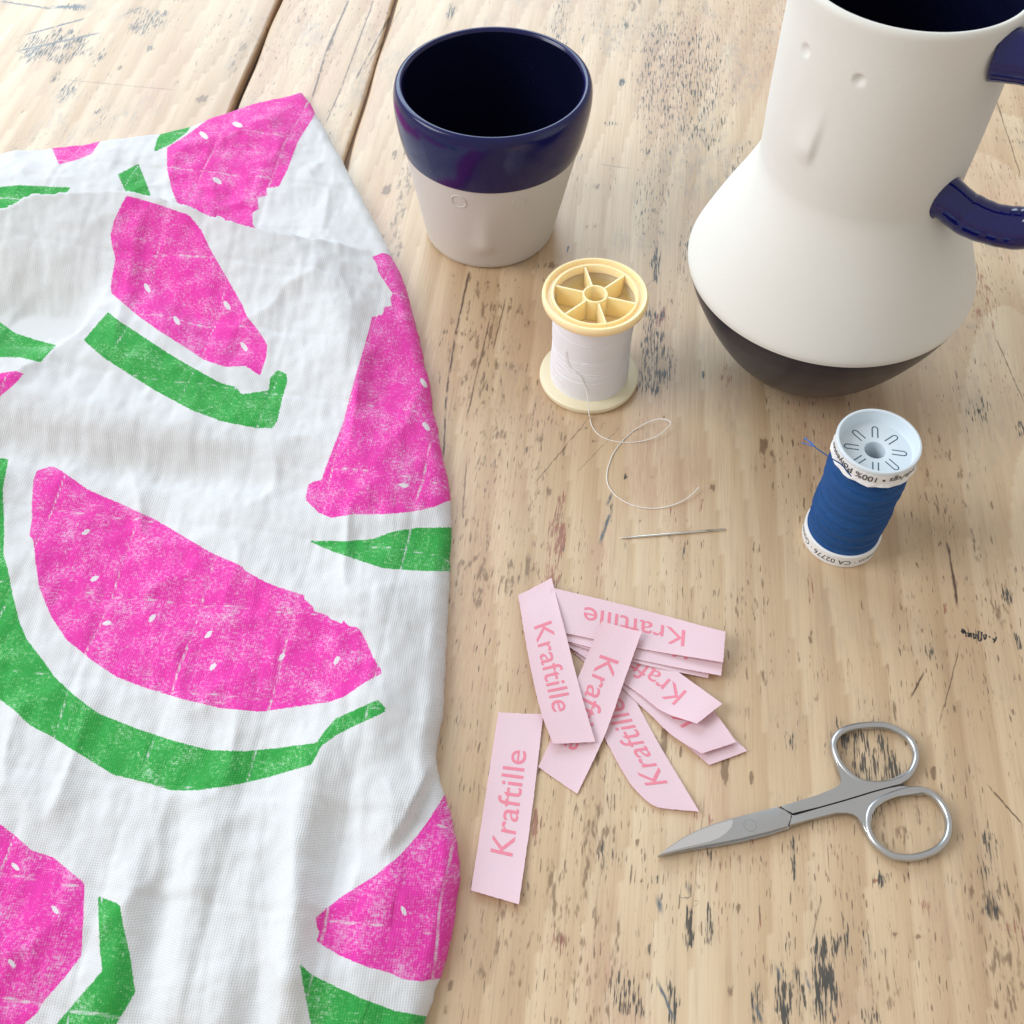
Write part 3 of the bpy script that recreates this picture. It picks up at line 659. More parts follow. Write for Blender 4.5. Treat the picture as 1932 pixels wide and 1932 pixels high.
lathe('core_floor', [(0, 38.5), (3.56, 38.5)], M_slot, sp, 24)
for k in range(8):                                   # U-shaped moulded slots
    a = R(80+45*k)
    pts = []
    for (rr, tt) in ((5.6, -.95), (8, -.95), (9.6, -.95), (10.35, -.6), (10.6, 0), (10.35, .6), (9.6, .95), (8, .95), (5.6, .95)):
        pts.append((rr*math.cos(a)-tt*math.sin(a), rr*math.sin(a)+tt*math.cos(a), 52.9))
    tube('slot', catmull(pts, 3), 0.24, M_slot, sp, 6, flat=0.25)
def wrap_text(body, size, zmid, a_mid, r, name, parent, flip=True, slant=0.0):
    """text bent round a vertical cylinder; flip: printed upside down"""
    V, Fc = text_mesh(body, size, 0.012*size/3)
    cx_ = (V[:, 0].min()+V[:, 0].max())/2; cy_ = size*0.34
    out_ = []
    for x, y, _ in V:
        x, y = (x-cx_), (y-cy_)
        if flip: x, y = -x, -y
        aa = a_mid+x/r
        out_.append((r*math.cos(aa), r*math.sin(aa), zmid+y))
    return mk(name, out_, Fc, M_ink, parent, False)
toc = math.atan2(-BS[1], -BS[0])      # direction towards the camera
wrap_text('500m/547yds/vgs • 100% Polyester', 3.8, 54.2, toc+0.54, 14.62, 'printed_text', sp)
wrap_text('Gütermann · CA 02776 · Gütermann', 3.6, 3.5, toc+0.03, 14.40, 'printed_text', sp)
# loose tail with frayed end, leaving the left side below the lid
zb = zoom(1457, 735, .1985)
ta = np.array([*BS, 0])
def spool_hit(a, b, r):
    px_, py_ = zb(a, b); d = _F+np.array([(px_-CEN)/FPX, 0, 0])-(py_-CEN)/FPX*_U
    for tt in np.linspace(150, 600, 9000):
        q = np.array([0, 0, CAM_H])+d*tt
        if np.hypot(q[0]-BS[0], q[1]-BS[1]) < r and q[2] < 58: break
    return q
t0 = spool_hit(800, 870, 14.2); t1 = spool_hit(660, 715, 14.9); zt_ = t1[2]
pa = [t0-ta, spool_hit(720, 790, 14.7)-ta, t1-ta, P(*zb(540, 640), zt_+.5)-ta, P(*zb(430, 565), zt_-.5)-ta, P(*zb(400, 540), zt_-1)-ta]
tube('loose_thread', catmull(pa, 8), 0.24, M_bstrand, sp, 6)
M_fray = simple('blue_fray', (0.05, 0.16, 0.45), 0.6)
for e in ([(400, 540), (350, 528), (320, 515), (275, 505)], [(400, 540), (375, 505), (330, 478), (298, 462)], [(400, 540), (360, 510), (335, 482), (318, 456)]):
    tube('frayed_end', catmull([P(*zb(*q), zt_-1-0.15*i)-ta for i, q in enumerate(e)], 6), 0.19, M_fray, sp, 5)

# ------------------------------------------------------------------ needle
def steel(name, c, rough, aniso=0.0, br=0.0):
    t = NT(name); p = t.obj()
    nz = t.noise(t.mapping(p, (200, 1600, 400)), 1.0, 3, 0.6)
    t.set(**{'Base Color': t.mix(nz, tuple(x*0.93 for x in c), c), 'Metallic': 1.0, 'Roughness': t.math('ADD', t.math('MULTIPLY', nz, 0.06), rough)})
    if br: t.l(t.bump(nz, br), t.b.inputs['Normal'])
    return t.m
M_steel = steel('brushed_steel', (0.55, 0.56, 0.57), 0.28, br=0.00001)
M_bright = steel('ground_steel_glint', (0.86, 0.86, 0.88), 0.2)  # brighter steel colour stands in for the window's reflection on the ground facet
M_needle = steel('needle_steel', (0.72, 0.70, 0.66), 0.18)
nA, nB = P(*z7(770, 1682), 0.36), P(*z7(1752, 1597), 0.46)
need = empty('needle', tuple((nA[0], nA[1], 0))); tag(need, 'thin steel sewing needle lying below the loose white thread', 'needle')
npath = [nA+(nB-nA)*k for k in (0, .04, .09, .2, .5, .8, .88)]
npath = [q-np.array([nA[0], nA[1], 0]) for q in npath]
tube('shaft', npath, [0.05, 0.2, 0.33, 0.42, 0.44, 0.44, 0.42], M_needle, need, 10)
# eye: two thin cheeks joined at the end
dv = (nB-nA)/np.linalg.norm(nB-nA); sv = np.array([-dv[1], dv[0], 0]); e0 = nA+(nB-nA)*.875-np.array([nA[0], nA[1], 0]); Le = np.linalg.norm(nB-nA)*.125
loop = [e0+dv*(Le*a)+sv*b for a, b in ((0, .16), (.2, .27), (.55, .3), (.85, .26), (1, 0), (.85, -.26), (.55, -.3), (.2, -.27), (0, -.16))]
tube('eye', catmull(loop, 4), 0.17, M_needle, need, 6)

# ------------------------------------------------------------------ scissors
zs = zoom(1214, 1329, .3308)
sc = np.array([*P(*zs(800, 650))[:2], 0])
scis = empty('scissors', tuple(sc)); tag(scis, 'small brushed steel nail scissors with curved tip and two oval finger rings', 'scissors')
def SP(pts, z): return [tuple((P(*zs(a, b), z)-sc)[:2]) for a, b in pts]
up_sh = [(778, 580), (900, 546), (1000, 515), (1080, 490), (1120, 468), (1136, 442), (1130, 405), (1112, 360), (1096, 320), (1120, 318), (1150, 365), (1190, 410), (1240, 437), (1300, 447), (1360, 444), (1430, 428), (1490, 395), (1530, 360), (1546, 385), (1518, 420), (1470, 452), (1400, 470), (1300, 497), (1150, 543), (1000, 585), (880, 614), (850, 622), (812, 602)]
lo_sh = [(850, 630), (1000, 594), (1150, 552), (1300, 506), (1400, 478), (1470, 466), (1540, 466), (1600, 480), (1600, 510), (1530, 504), (1440, 517), (1370, 544), (1320, 582), (1296, 625), (1288, 680), (1296, 720), (1272, 730), (1248, 680), (1228, 640), (1200, 620), (1160, 611), (1100, 618), (960, 652), (838, 690), (832, 680), (843, 650)]
slab('shank', SP(up_sh, 3.2), 0.7, 3.3, M_steel, scis, 0.45, 3)
slab('shank', SP(lo_sh, 3.1), 0.6, 3.2, M_steel, scis, 0.45, 3)
r1 = [(1084, 250), (1090, 200), (1130, 155), (1200, 130), (1300, 119), (1390, 126), (1470, 162), (1528, 215), (1553, 285), (1545, 345), (1510, 402), (1440, 442), (1340, 458), (1240, 446), (1170, 400), (1115, 335)]
r2 = [(1276, 660), (1295, 595), (1350, 548), (1430, 512), (1530, 488), (1615, 498), (1680, 545), (1725, 615), (1741, 695), (1725, 770), (1675, 825), (1600, 860), (1515, 876), (1430, 868), (1370, 838), (1315, 785), (1285, 730)]
for rr in (r1, r2):
    pth = catmull([P(*zs(a, b), 2.0)-sc for a, b in rr], 6, True)
    tube('finger_ring', pth, 1.22, M_steel, scis, 14, True, flat=1.28)
bl = [(82, 863), (130, 825), (210, 770), (300, 722), (400, 682), (515, 648), (640, 616), (764, 583), (805, 604), (846, 628), (838, 655), (824, 694), (700, 728), (560, 762), (420, 790), (300, 812), (200, 833), (120, 853)]
blade = slab('blade', SP(bl, 3.6), 2.2, 3.7, M_steel, scis, 0.3, 2)
bl2 = [(84, 866), (140, 845), (220, 820), (330, 790), (450, 760), (600, 720), (760, 660), (835, 660), (832, 706), (700, 748), (560, 782), (420, 808), (300, 826), (200, 844), (120, 860)]
slab('blade', SP(bl2, 1.9), 0.25, 2.1, M_steel, scis, 0.25, 2)
fac = [(100, 850), (140, 822), (216, 771), (304, 725), (404, 686), (512, 655), (512, 675), (500, 705), (470, 738), (430, 762), (380, 782), (300, 800), (200, 824), (130, 842)]
fp = np.array(SP(fac, 3.75)); cen_ = fp.mean(0)
slab('ground_facet', [tuple(q) for q in fp], 3.55, 3.78, M_bright, blade, 0.12, 1)
cpt = np.array(SP([(608, 688)], 3.7)[0])
rv = [(cpt[0]+2.0*math.cos(2*math.pi*k/32), cpt[1]+2.0*math.sin(2*math.pi*k/32)) for k in range(32)]
slab('pivot_rivet', rv, 3.4, 3.722, M_steel, scis, 0)
rv2 = [(cpt[0]+2.08*math.cos(2*math.pi*k/32), cpt[1]+2.08*math.sin(2*math.pi*k/32)) for k in range(32)]
M_seam = simple('dark_steel_seam', (0.10, 0.10, 0.11), 0.5)
slab('rivet_seam', rv2, 3.4, 3.706, M_seam, scis, 0)

# ------------------------------------------------------------------ woven labels
def label_mat():
    t = NT('pink_woven_ribbon'); uv = t.attr('weave').outputs['Vector']
    sx = t.n('ShaderNodeTexWave', wave_type='BANDS', bands_direction='DIAGONAL'); t.l(uv, sx.inputs['Vector']); sx.inputs['Scale'].default_value = 0.55; sx.inputs['Distortion'].default_value = 0.8
    nz = t.noise(uv, 3.0, 2, 0.6)
    f = t.math('ADD', t.math('MULTIPLY', sx.outputs[0], 0.5), t.math('MULTIPLY', nz, 0.5))
    t.set(**{'Base Color': t.mix(f, (0.87, 0.65, 0.71), (0.91, 0.74, 0.79)), 'Roughness': 0.5, 'Sheen Weight': 0.15, 'Specular IOR Level': 0.35})
    tr = t.n('ShaderNodeBsdfTranslucent'); tr.inputs[0].default_value = (0.85, 0.35, 0.42, 1)
    mx = t.n('ShaderNodeMixShader'); mx.inputs[0].default_value = 0.26
    t.l(t.b.outputs[0], mx.inputs[1]); t.l(tr.outputs[0], mx.inputs[2]); t.l(mx.outputs[0], t.t.nodes['Material Output'].inputs[0])
    t.l(t.bump(sx.outputs[0], 0.00005, 0.5), t.b.inputs['Normal'])
    return t.m
M_label = label_mat()
def print_mat():
    t = NT('rose_woven_lettering'); nz = t.noise(t.obj(), 2500, 2, 0.6)
    t.set(**{'Base Color': t.mix(nz, (0.67, 0.16, 0.23), (0.79, 0.26, 0.33)), 'Roughness': 0.6})
    return t.m
M_print = print_mat()
zl = zoom(862.5, 1073.4, .33725)
TXV, TXF = text_mesh('Kraftille', 10.0, 0.02, 0.9)
tx0, tx1 = TXV[:, 0].min(), TXV[:, 0].max()
cap = 7.0
def woven_label(desc, left, right, zs_, zacross=0.0, text=(0.21, 0.80), grp='woven ribbon labels'):
    """left/right: picture points (crop coords) along the two long edges in reading direction
    (left edge = top of the letters); zs_: heights along the label"""
    n, m = 72, 18
    ns = np.linspace(0, 1, n)
    zz = np.interp(ns, np.linspace(0, 1, len(zs_)), zs_)
    k_ = np.ones(11)/11; zz = np.convolve(np.pad(zz, 5, 'edge'), k_, 'valid')
    def edge(pts, dz):
        c = catmull(pts, 12); L = np.concatenate([[0], np.cumsum(np.linalg.norm(np.diff(c, axis=0), axis=1))]); L /= L[-1]
        return np.array([P(*zl(np.interp(t_, L, c[:, 0]), np.interp(t_, L, c[:, 1])), max(0.1, zz[i]+dz*t_)) for i, t_ in enumerate(ns)])
    eL, eR = edge(left, zacross), edge(right, 0.0)
    base = np.array([*((eL+eR)/2).mean(0)[:2], 0])
    T = np.linspace(0, 1, m)
    G = (eL[:, None, :]*(1-T)[None, :, None]+eR[:, None, :]*T[None, :, None])-base      # n,m,3
    ax = G[-1].mean(0)-G[0].mean(0); ax = ax/np.linalg.norm(ax)
    G[0] += ax*rng.normal(0, .05, (m, 1)); G[-1] += ax*rng.normal(0, .05, (m, 1))          # cut, slightly frayed ends
    cr_ = G[:, -1]-G[:, 0]; cr_ /= np.linalg.norm(cr_, axis=1)[:, None]
    G[:, 0] += cr_*rng.normal(0, .035, (n, 1)); G[:, -1] += cr_*rng.normal(0, .035, (n, 1))
    G[..., 2] += 0.22*(1-np.cos(2*np.pi*(ns[:, None]*1.3+T[None, :]*.3+rng.random())))*.5+0.35*(np.abs(T[None, :]-.5)*2)**3*rng.random()
    th = 0.22
    V = np.concatenate([G.reshape(-1, 3)+[0, 0, th], G.reshape(-1, 3)])
    V[n*m:, 2] = np.maximum(V[n*m:, 2], 0.03)
    idx = np.arange(n*m).reshape(n, m); F = []
    for i in range(n-1):
        for j in range(m-1):
            a, b, c, d = idx[i, j], idx[i, j+1], idx[i+1, j+1], idx[i+1, j]
            F.append((a, b, c, d)); F.append((a+n*m, d+n*m, c+n*m, b+n*m))
    for i in range(n-1):
        F.append((idx[i, 0], idx[i+1, 0], idx[i+1, 0]+n*m, idx[i, 0]+n*m)); F.append((idx[i+1, -1], idx[i, -1], idx[i, -1]+n*m, idx[i+1, -1]+n*m))
    for j in range(m-1):
        F.append((idx[0, j+1], idx[0, j], idx[0, j]+n*m, idx[0, j+1]+n*m)); F.append((idx[-1, j], idx[-1, j+1], idx[-1, j+1]+n*m, idx[-1, j]+n*m))
    root = empty('woven_label', tuple(base)); tag(root, desc, 'label', grp)
    o = mk('ribbon', V, F, M_label, root); autosmooth(o, 50)
    at = o.data.attributes.new('weave', 'FLOAT_VECTOR', 'POINT')
    Lmm = np.linalg.norm(eL[-1]-eL[0]); wv_ = np.zeros((n*m*2, 3))
    ii, jj = np.meshgrid(np.arange(n), np.arange(m), indexing='ij')
    wv_[:n*m, 0] = (ii/(n-1)*Lmm).ravel(); wv_[:n*m, 1] = (jj/(m-1)*15).ravel(); wv_[n*m:] = wv_[:n*m]
    at.data.foreach_set('vector', wv_.ravel())
    if text:
        s_ = text[0]+(TXV[:, 0]-tx0)/(tx1-tx0)*(text[1]-text[0]); t_ = 0.73-(TXV[:, 1]/cap)*0.47
        fi = np.clip(s_*(n-1), 0, n-1.001); i0 = fi.astype(int); fr = (fi-i0)[:, None]
        fj = np.clip(t_*(m-1), 0, m-1.001); j0 = fj.astype(int); fq = (fj-j0)[:, None]
        W = (G[i0, j0]*(1-fr)*(1-fq)+G[i0+1, j0]*fr*(1-fq)+G[i0, j0+1]*(1-fr)*fq+G[i0+1, j0+1]*fr*fq)+[0, 0, th+0.05]
        mk('lettering', W, TXF, M_print, root, False)
    return root
woven_label('pale pink woven label lying alone, nearest the cloth, lettering reading upward', [(78, 1800), (155, 1300), (230, 805)], [(345, 1878), (420, 1345), (482, 815)], [1.8, .6, .15, .4, .45, .15], text=(.235, .80))
woven_label('bottom label of the right-hand fan, only its blank slanted tip showing', [(1410, 1098), (1060, 800), (650, 470)], [(1622, 1020), (1250, 660), (850, 330)], [.6, .2, .15, .15])
woven_label('middle label of the right-hand fan with only the letter K showing in shade', [(1365, 1035), (1200, 932), (1050, 790), (640, 400)], [(1560, 972), (1440, 810), (1250, 610), (840, 270)], [2.2, .9, .5, .45, .45])
woven_label('top label of the right-hand fan, its slanted end raised and first four letters visible', [(1340, 867), (1150, 800), (1000, 690), (615, 430)], [(1482, 757), (1290, 620), (1150, 520), (730, 240)], [4.6, 1.8, .95, .8, .8])
woven_label('pink woven label pointing down towards the scissors, with one rounded corner', [(1125, 1338), (1085, 1318), (1030, 1272), (950, 1178), (820, 940), (665, 600)], [(1352, 1360), (1150, 1022), (1000, 745), (900, 545)], [.9, .12, .1, .1, .1])
woven_label('lowest of the three labels stacked across the top, a thin lower edge showing', [(1402, 614), (1000, 530), (640, 425)], [(1440, 440), (1040, 300), (690, 190)], [1.8, 1.35, 1.15, 1.1], 0.0)
woven_label('middle one of the three labels stacked across the top, its lower edge showing', [(1476, 602), (1000, 508), (560, 395)], [(1495, 420), (1040, 290), (560, 140)], [3.2, 1.85, 1.5, 1.4], 0.0)
woven_label('uppermost of the three labels stacked across the top, upside-down lettering', [(1487, 526), (1050, 452), (600, 362), (500, 340)], [(1500, 355), (1040, 232), (600, 124), (520, 105)], [5.2, 2.6, 2.1, 1.9], 0.0, text=(.225, .80))
woven_label('label leaning down left across the others, half its lettering hidden', [(1032, 356), (930, 640), (825, 935), (672, 1262)], [(808, 296), (690, 580), (580, 840), (454, 1110)], [4.4, 3.4, 2.6, 1.3, .3, .12], text=(.2, .8))
woven_label('label on top of the pile at upper left, lettering reading downward', [(527, 54), (600, 340), (690, 690), (772, 970)], [(341, 150), (400, 500), (465, 790), (536, 982)], [1.0, 2.9, 3.3, 3.2, 2.9, 2.2], text=(.235, .79))

# ------------------------------------------------------------------ muslin cloth
def polyd(X, Y, pts):
    """distance to an open polyline and side (+ = right of travel direction)"""
    best = np.full(X.shape, 1e9); side = np.zeros(X.shape)
    for (a, b) in zip(pts[:-1], pts[1:]):
        dx, dy = b[0]-a[0], b[1]-a[1]; L2 = dx*dx+dy*dy+1e-9
        t_ = np.clip(((X-a[0])*dx+(Y-a[1])*dy)/L2, 0, 1)
        d = np.hypot(X-a[0]-t_*dx, Y-a[1]-t_*dy); s_ = np.sign((X-a[0])*dy-(Y-a[1])*dx)
        m = d < best; best[m] = d[m]; side[m] = s_[m]
    return best, side
def par(X, Y, pts):
    """0..1 position along a polyline"""
    best = np.full(X.shape, 1e9); out_ = np.zeros(X.shape); acc = 0
    tot = sum(math.hypot(b[0]-a[0], b[1]-a[1]) for a, b in zip(pts[:-1], pts[1:]))
    for (a, b) in zip(pts[:-1], pts[1:]):
        dx, dy = b[0]-a[0], b[1]-a[1]; l = math.hypot(dx, dy)
        t_ = np.clip(((X-a[0])*dx+(Y-a[1])*dy)/(l*l), 0, 1); d = np.hypot(X-a[0]-t_*dx, Y-a[1]-t_*dy)
        m = d < best; best[m] = d[m]; out_[m] = (acc+t_[m]*l)/tot; acc += l
    return out_
def PL(pts, z): return [P(a, b, z)[:2] for a, b in catmull([np.array(q, float) for q in pts], 5)]
back = PL([(-190, 330), (0, 296), (130, 284), (230, 270), (290, 260), (345, 249), (420, 219), (500, 194), (545, 183), (573, 175)], 2)
right = PL([(573, 175), (592, 205), (640, 290), (690, 385), (738, 478), (772, 560), (805, 700), (833, 850), (851, 950), (849, 1050), (843, 1200), (834, 1340), (822, 1428), (840, 1500), (859, 1570), (867, 1640), (858, 1720), (838, 1820), (798, 1932), (745, 2080)], 2)
left_ = [P(-190, 330, 2)[:2], P(-260, 2080, 2)[:2]]; left_ = [np.array(left_[0])*(1-k/40)+np.array(left_[1])*k/40 for k in range(41)]
bot_ = [np.array(left_[-1])*(1-k/40)+np.array(right[-1])*k/40 for k in range(41)]
def resamp(pts, u):
    c = np.array(pts); L = np.concatenate([[0], np.cumsum(np.linalg.norm(np.diff(c, axis=0), axis=1))]); L /= L[-1]
    return np.stack([np.interp(u, L, c[:, 0]), np.interp(u, L, c[:, 1])], -1)
NU, NV = 270, 380
q = np.linspace(0, 1, NU); su = 0.62*q+0.38*(.5-.5*np.cos(np.pi*q)); q = np.linspace(0, 1, NV); tv = 0.68*q+0.32*(.5-.5*np.cos(np.pi*q))
Bk, Rt, Lf, Bo = resamp(back, su), resamp(right, tv), resamp(left_, tv), resamp(bot_, su)
S_, T_ = su[None, :, None], tv[:, None, None]
XY = (1-T_)*Bk[None]+T_*Bo[None]+(1-S_)*Lf[:, None]+S_*Rt[:, None]-((1-S_)*(1-T_)*Bk[0]+S_*(1-T_)*Bk[-1]+(1-S_)*T_*Bo[0]+S_*T_*Bo[-1])
X, Y = XY[..., 0], XY[..., 1]
X = X+0.9*(vnoise(X/9, Y/9, 3, .6, 131)-.5)*2*(S_[..., 0] > .9); outline = list(back)+list(right)[1:]+bot_[::-1][1:]+left_[::-1][1:]
dE, _ = polyd(XY[..., 0], XY[..., 1], outline)
# --- fold layout
ridge1 = [P(a, b, c)[:2] for a, b, c in catmull([(-200, 440, 24), (0, 412, 24), (60, 392, 24), (110, 388, 24), (180, 378, 24), (235, 378, 24), (330, 398, 23), (450, 438, 20), (560, 462, 16), (660, 474, 10), (730, 476, 6), (770, 478, 4)], 5)]
d1, s1 = polyd(X, Y, ridge1); p1 = par(X, Y, ridge1)
front = s1 > 0                        # nearer the camera than the first ridge
sd1 = d1*s1
ridge2 = PL([(225, 500), (190, 535), (176, 560), (150, 612), (95, 662), (40, 705), (-20, 745), (-120, 800)], 20)
d2, s2 = polyd(X, Y, ridge2); p2 = par(X, Y, ridge2); sd2 = -d2*s2        # + = camera side
Hh = 10.5+1.5*np.sin(X/41+1)+1.2*np.sin(Y/53)+2.2*(vnoise(X/48, Y/48, 3, .5, 3)-.5)*2
amp1 = 17*ss(1-p1, 0.0, 0.38)*(0.75+0.25*ss(p1, 0, .3))
Hh = Hh+np.where(sd1 > 0, amp1*np.exp(-np.abs(sd1)/34), amp1*np.clip(1-np.abs(sd1)/7.5, 0, 1)**1.5)
# hollow between the two ridges
pc = P(45, 585, 14)[:2]; hol = np.exp(-(((X-pc[0])/36)**2+((Y-pc[1])/21)**2))
Hh = Hh-15*hol*ss(sd1, 2, 16)
amp2 = 9*ss(p2, 0.0, .3)
Hh = Hh+np.where(sd2 > 0, amp2*np.exp(-np.abs(sd2)/26), amp2*np.clip(1-np.abs(sd2)/9, 0, 1)**1.5)
def gl(pts, z, wid, amp):          # soft linear fold
    d, s_ = polyd(X, Y, PL(pts, z)); p_ = par(X, Y, PL(pts, z))
    return amp*np.exp(-(d/wid)**2)*np.sin(np.pi*np.clip(p_, 0.02, .98))**.6
Hh = Hh+gl([(-50, 840), (250, 870), (450, 890), (640, 930)], 12, 9, -4.5)+gl([(-50, 760), (200, 800), (400, 815), (560, 800)], 12, 14, 5.0)
Hh = Hh+gl([(250, 470), (330, 560), (460, 650), (520, 740)], 15, 8, -3.0)+gl([(560, 480), (640, 600), (660, 760)], 12, 10, 3.6)
Hh = Hh+gl([(330, 1010), (480, 1080), (640, 1140), (760, 1180)], 12, 10, 2.2)+gl([(700, 1060), (740, 1200), (720, 1330), (640, 1480)], 12, 11, 3.0)+gl([(600, 1020), (700, 1010), (840, 990)], 10, 6, -1.5)
# vertical pleats near the lower edge, fanning out from the middle
xi, yi = pix(np.stack([X, Y, np.full_like(X, 13)], -1))
lowf = ss(yi, 1380, 1750)
Hh = Hh+lowf*(2.1*np.sin(X/4.6+Y/60+1.0)+1.3*np.sin(X/2.9-Y/45))*ss(xi, 80, 330)*ss(xi, 620, 520)
Hh = Hh+gl([(610, 1330), (590, 1450), (568, 1600), (552, 1780), (545, 2050)], 14, 7, 4.0)
Hh = Hh+gl([(700, 1400), (660, 1560), (625, 1700), (610, 1850)], 10, 9, -4.2)
# overlap: upper layer rolling over the lower lobe at the right
crs = PL([(900, 1385), (822, 1432), (795, 1490), (760, 1560), (722, 1612), (690, 1640)], 10)
dc, sc_ = polyd(X, Y, crs); pcs = par(X, Y, crs); sdc = dc*sc_
stepA = 5.5*ss(1-pcs, 0.0, .45)
Hh = Hh+np.where(sdc > 0, stepA*np.exp(-dc/22), -1.5*ss(1-pcs, 0, .5)*np.exp(-dc/12)+np.clip(1-dc/2.2, 0, 1)*stepA)
# back flap, puckers of the double gauze
Hh = Hh+gl([(330, 280), (420, 250), (540, 210)], 12, 5, 2.0)+gl([(160, 300), (300, 330), (480, 400)], 12, 8, -2.0)
ca, sa = math.cos(R(7)), math.sin(R(7)); GU, GV = X*ca-Y*sa, X*sa+Y*ca
wob_u = GU+1.6*(vnoise(X/30, Y/30, 2, .5, 50)-.5)*2; wob_v = GV+1.6*(vnoise(X/30, Y/30, 2, .5, 60)-.5)*2
PITCHG = 34.0
gu = np.abs((wob_u/PITCHG) % 1-.5)*PITCHG; gv = np.abs((wob_v/PITCHG+.3) % 1-.5)*PITCHG      # distance from the cell centre
stitch_u = PITCHG/2-gu; stitch_v = PITCHG/2-gv
Hh = Hh-0.3*np.exp(-(stitch_u/1.2)**2)-0.3*np.exp(-(stitch_v/1.2)**2)+1.7*(vnoise(X/9, Y/9, 3, .6, 77)-.5)+0.8*(vnoise(X/3.2, Y/14, 2, .6, 87)-.5)+2.2*(1-np.abs(2*vnoise(X/26, Y/38, 2, .5, 97)-1))**3
Hh = np.maximum(Hh, 4.0)
we = 6.0
Hh = Hh*(0.55+0.45*ss(dE, 0, 34))+0.7*(vnoise(X/5, Y/5, 2, .5, 91)-.5)*np.exp(-dE/10)
prof_e = np.sqrt(np.clip(1-(1-np.clip(dE/we, 0, 1))**2, 0, 1))
Z = Hh*prof_e
Z[dE < 1e-6] = 0.0
CV = np.stack([X, Y, Z], -1)
# --- printed watermelon slices: outlines traced as picture polygons, carried to the surface they lie on
za = zoom(0, 127.8, .463); zc = zoom(0, 766.7, .463); zd = zoom(0, 1405.8, .4961)
def pg(f, pts): return [f(a, b) for a, b in pts]
pink_b = [pg(za, [(680, 325), (760, 275), (840, 215), (860, 150), (1000, 105), (1110, 60), (1225, 40), (1300, 165), (1215, 300), (1170, 420), (1135, 485), (1085, 490), (1090, 520), (1050, 530), (1055, 575), (1030, 590), (1030, 640), (1045, 660), (1000, 720), (760, 640), (745, 600), (700, 500), (680, 410)]),
    pg(za, [(200, 300), (300, 280), (425, 275), (375, 350), (330, 370), (240, 395)])]
green_b = [pg(za, [(480, 435), (565, 390), (600, 480), (640, 590), (545, 570), (500, 480)]), pg(za, [(625, 345), (640, 290), (690, 215), (820, 180), (760, 265), (700, 310)]),
    pg(za, [(-120, 470), (0, 485), (80, 478), (290, 488), (230, 560), (120, 580), (0, 620), (-120, 640)])]
pink_f = [pg(za, [(515, 520), (640, 555), (770, 600), (820, 660), (860, 745), (910, 830), (950, 900), (985, 960), (1005, 1010), (1060, 1080), (1090, 1130), (1085, 1180), (1060, 1255), (1000, 1215), (920, 1220), (830, 1190), (740, 1130), (660, 1080), (560, 1010), (455, 920), (450, 890), (470, 775), (455, 720), (450, 680), (465, 620), (490, 570)]),
    pg(za, [(1515, 770), (1560, 755), (1640, 740), (1900, 760), (2000, 1300), (2100, 1760)])+pg(zc, [(1950, 395), (1825, 385), (1770, 410), (1680, 430), (1560, 440), (1440, 440), (1350, 455), (1300, 435), (1245, 380), (1255, 320), (1280, 305), (1310, 300), (1330, 240), (1365, 150), (1400, 60), (1415, 0)])+pg(za, [(1450, 1250), (1500, 1080), (1515, 1015), (1560, 1005), (1565, 975), (1595, 970), (1590, 940), (1600, 920), (1565, 870), (1540, 830), (1535, 800)]),
    pg(zc, [(150, 262), (210, 243), (240, 255), (360, 340), (500, 400), (640, 465), (740, 525), (860, 595), (985, 650), (1000, 670), (1080, 715), (1130, 735), (1240, 770), (1240, 785), (1275, 815), (1280, 835), (1335, 850), (1345, 865), (1395, 885), (1400, 870), (1420, 895), (1460, 900), (1490, 950), (1520, 1020), (1560, 1085), (1480, 1130), (1400, 1185), (1340, 1205), (1200, 1225), (1060, 1245), (900, 1230), (750, 1195), (600, 1150), (480, 1105), (380, 1040), (270, 950), (210, 860), (160, 740), (145, 640), (135, 540), (118, 530), (130, 460), (130, 380), (135, 300)]),
    pg(za, [(-60, 1245), (0, 1245), (60, 1235), (100, 1245), (60, 1290), (0, 1340), (-60, 1380)]),
    pg(zd, [(-250, 200), (0, 300), (60, 345), (120, 400), (200, 425), (322, 525), (318, 650), (310, 800), (250, 880), (170, 970), (140, 1020), (60, 1090), (-250, 1200)]),
    pg(zd, [(1690, 190), (1640, 270), (1590, 340), (1520, 420), (1420, 500), (1300, 575), (1200, 655), (1205, 690), (1215, 720), (1200, 745), (1290, 800), (1400, 845), (1480, 865), (1530, 890), (1600, 900), (1660, 890), (1850, 870), (1850, 150)])]
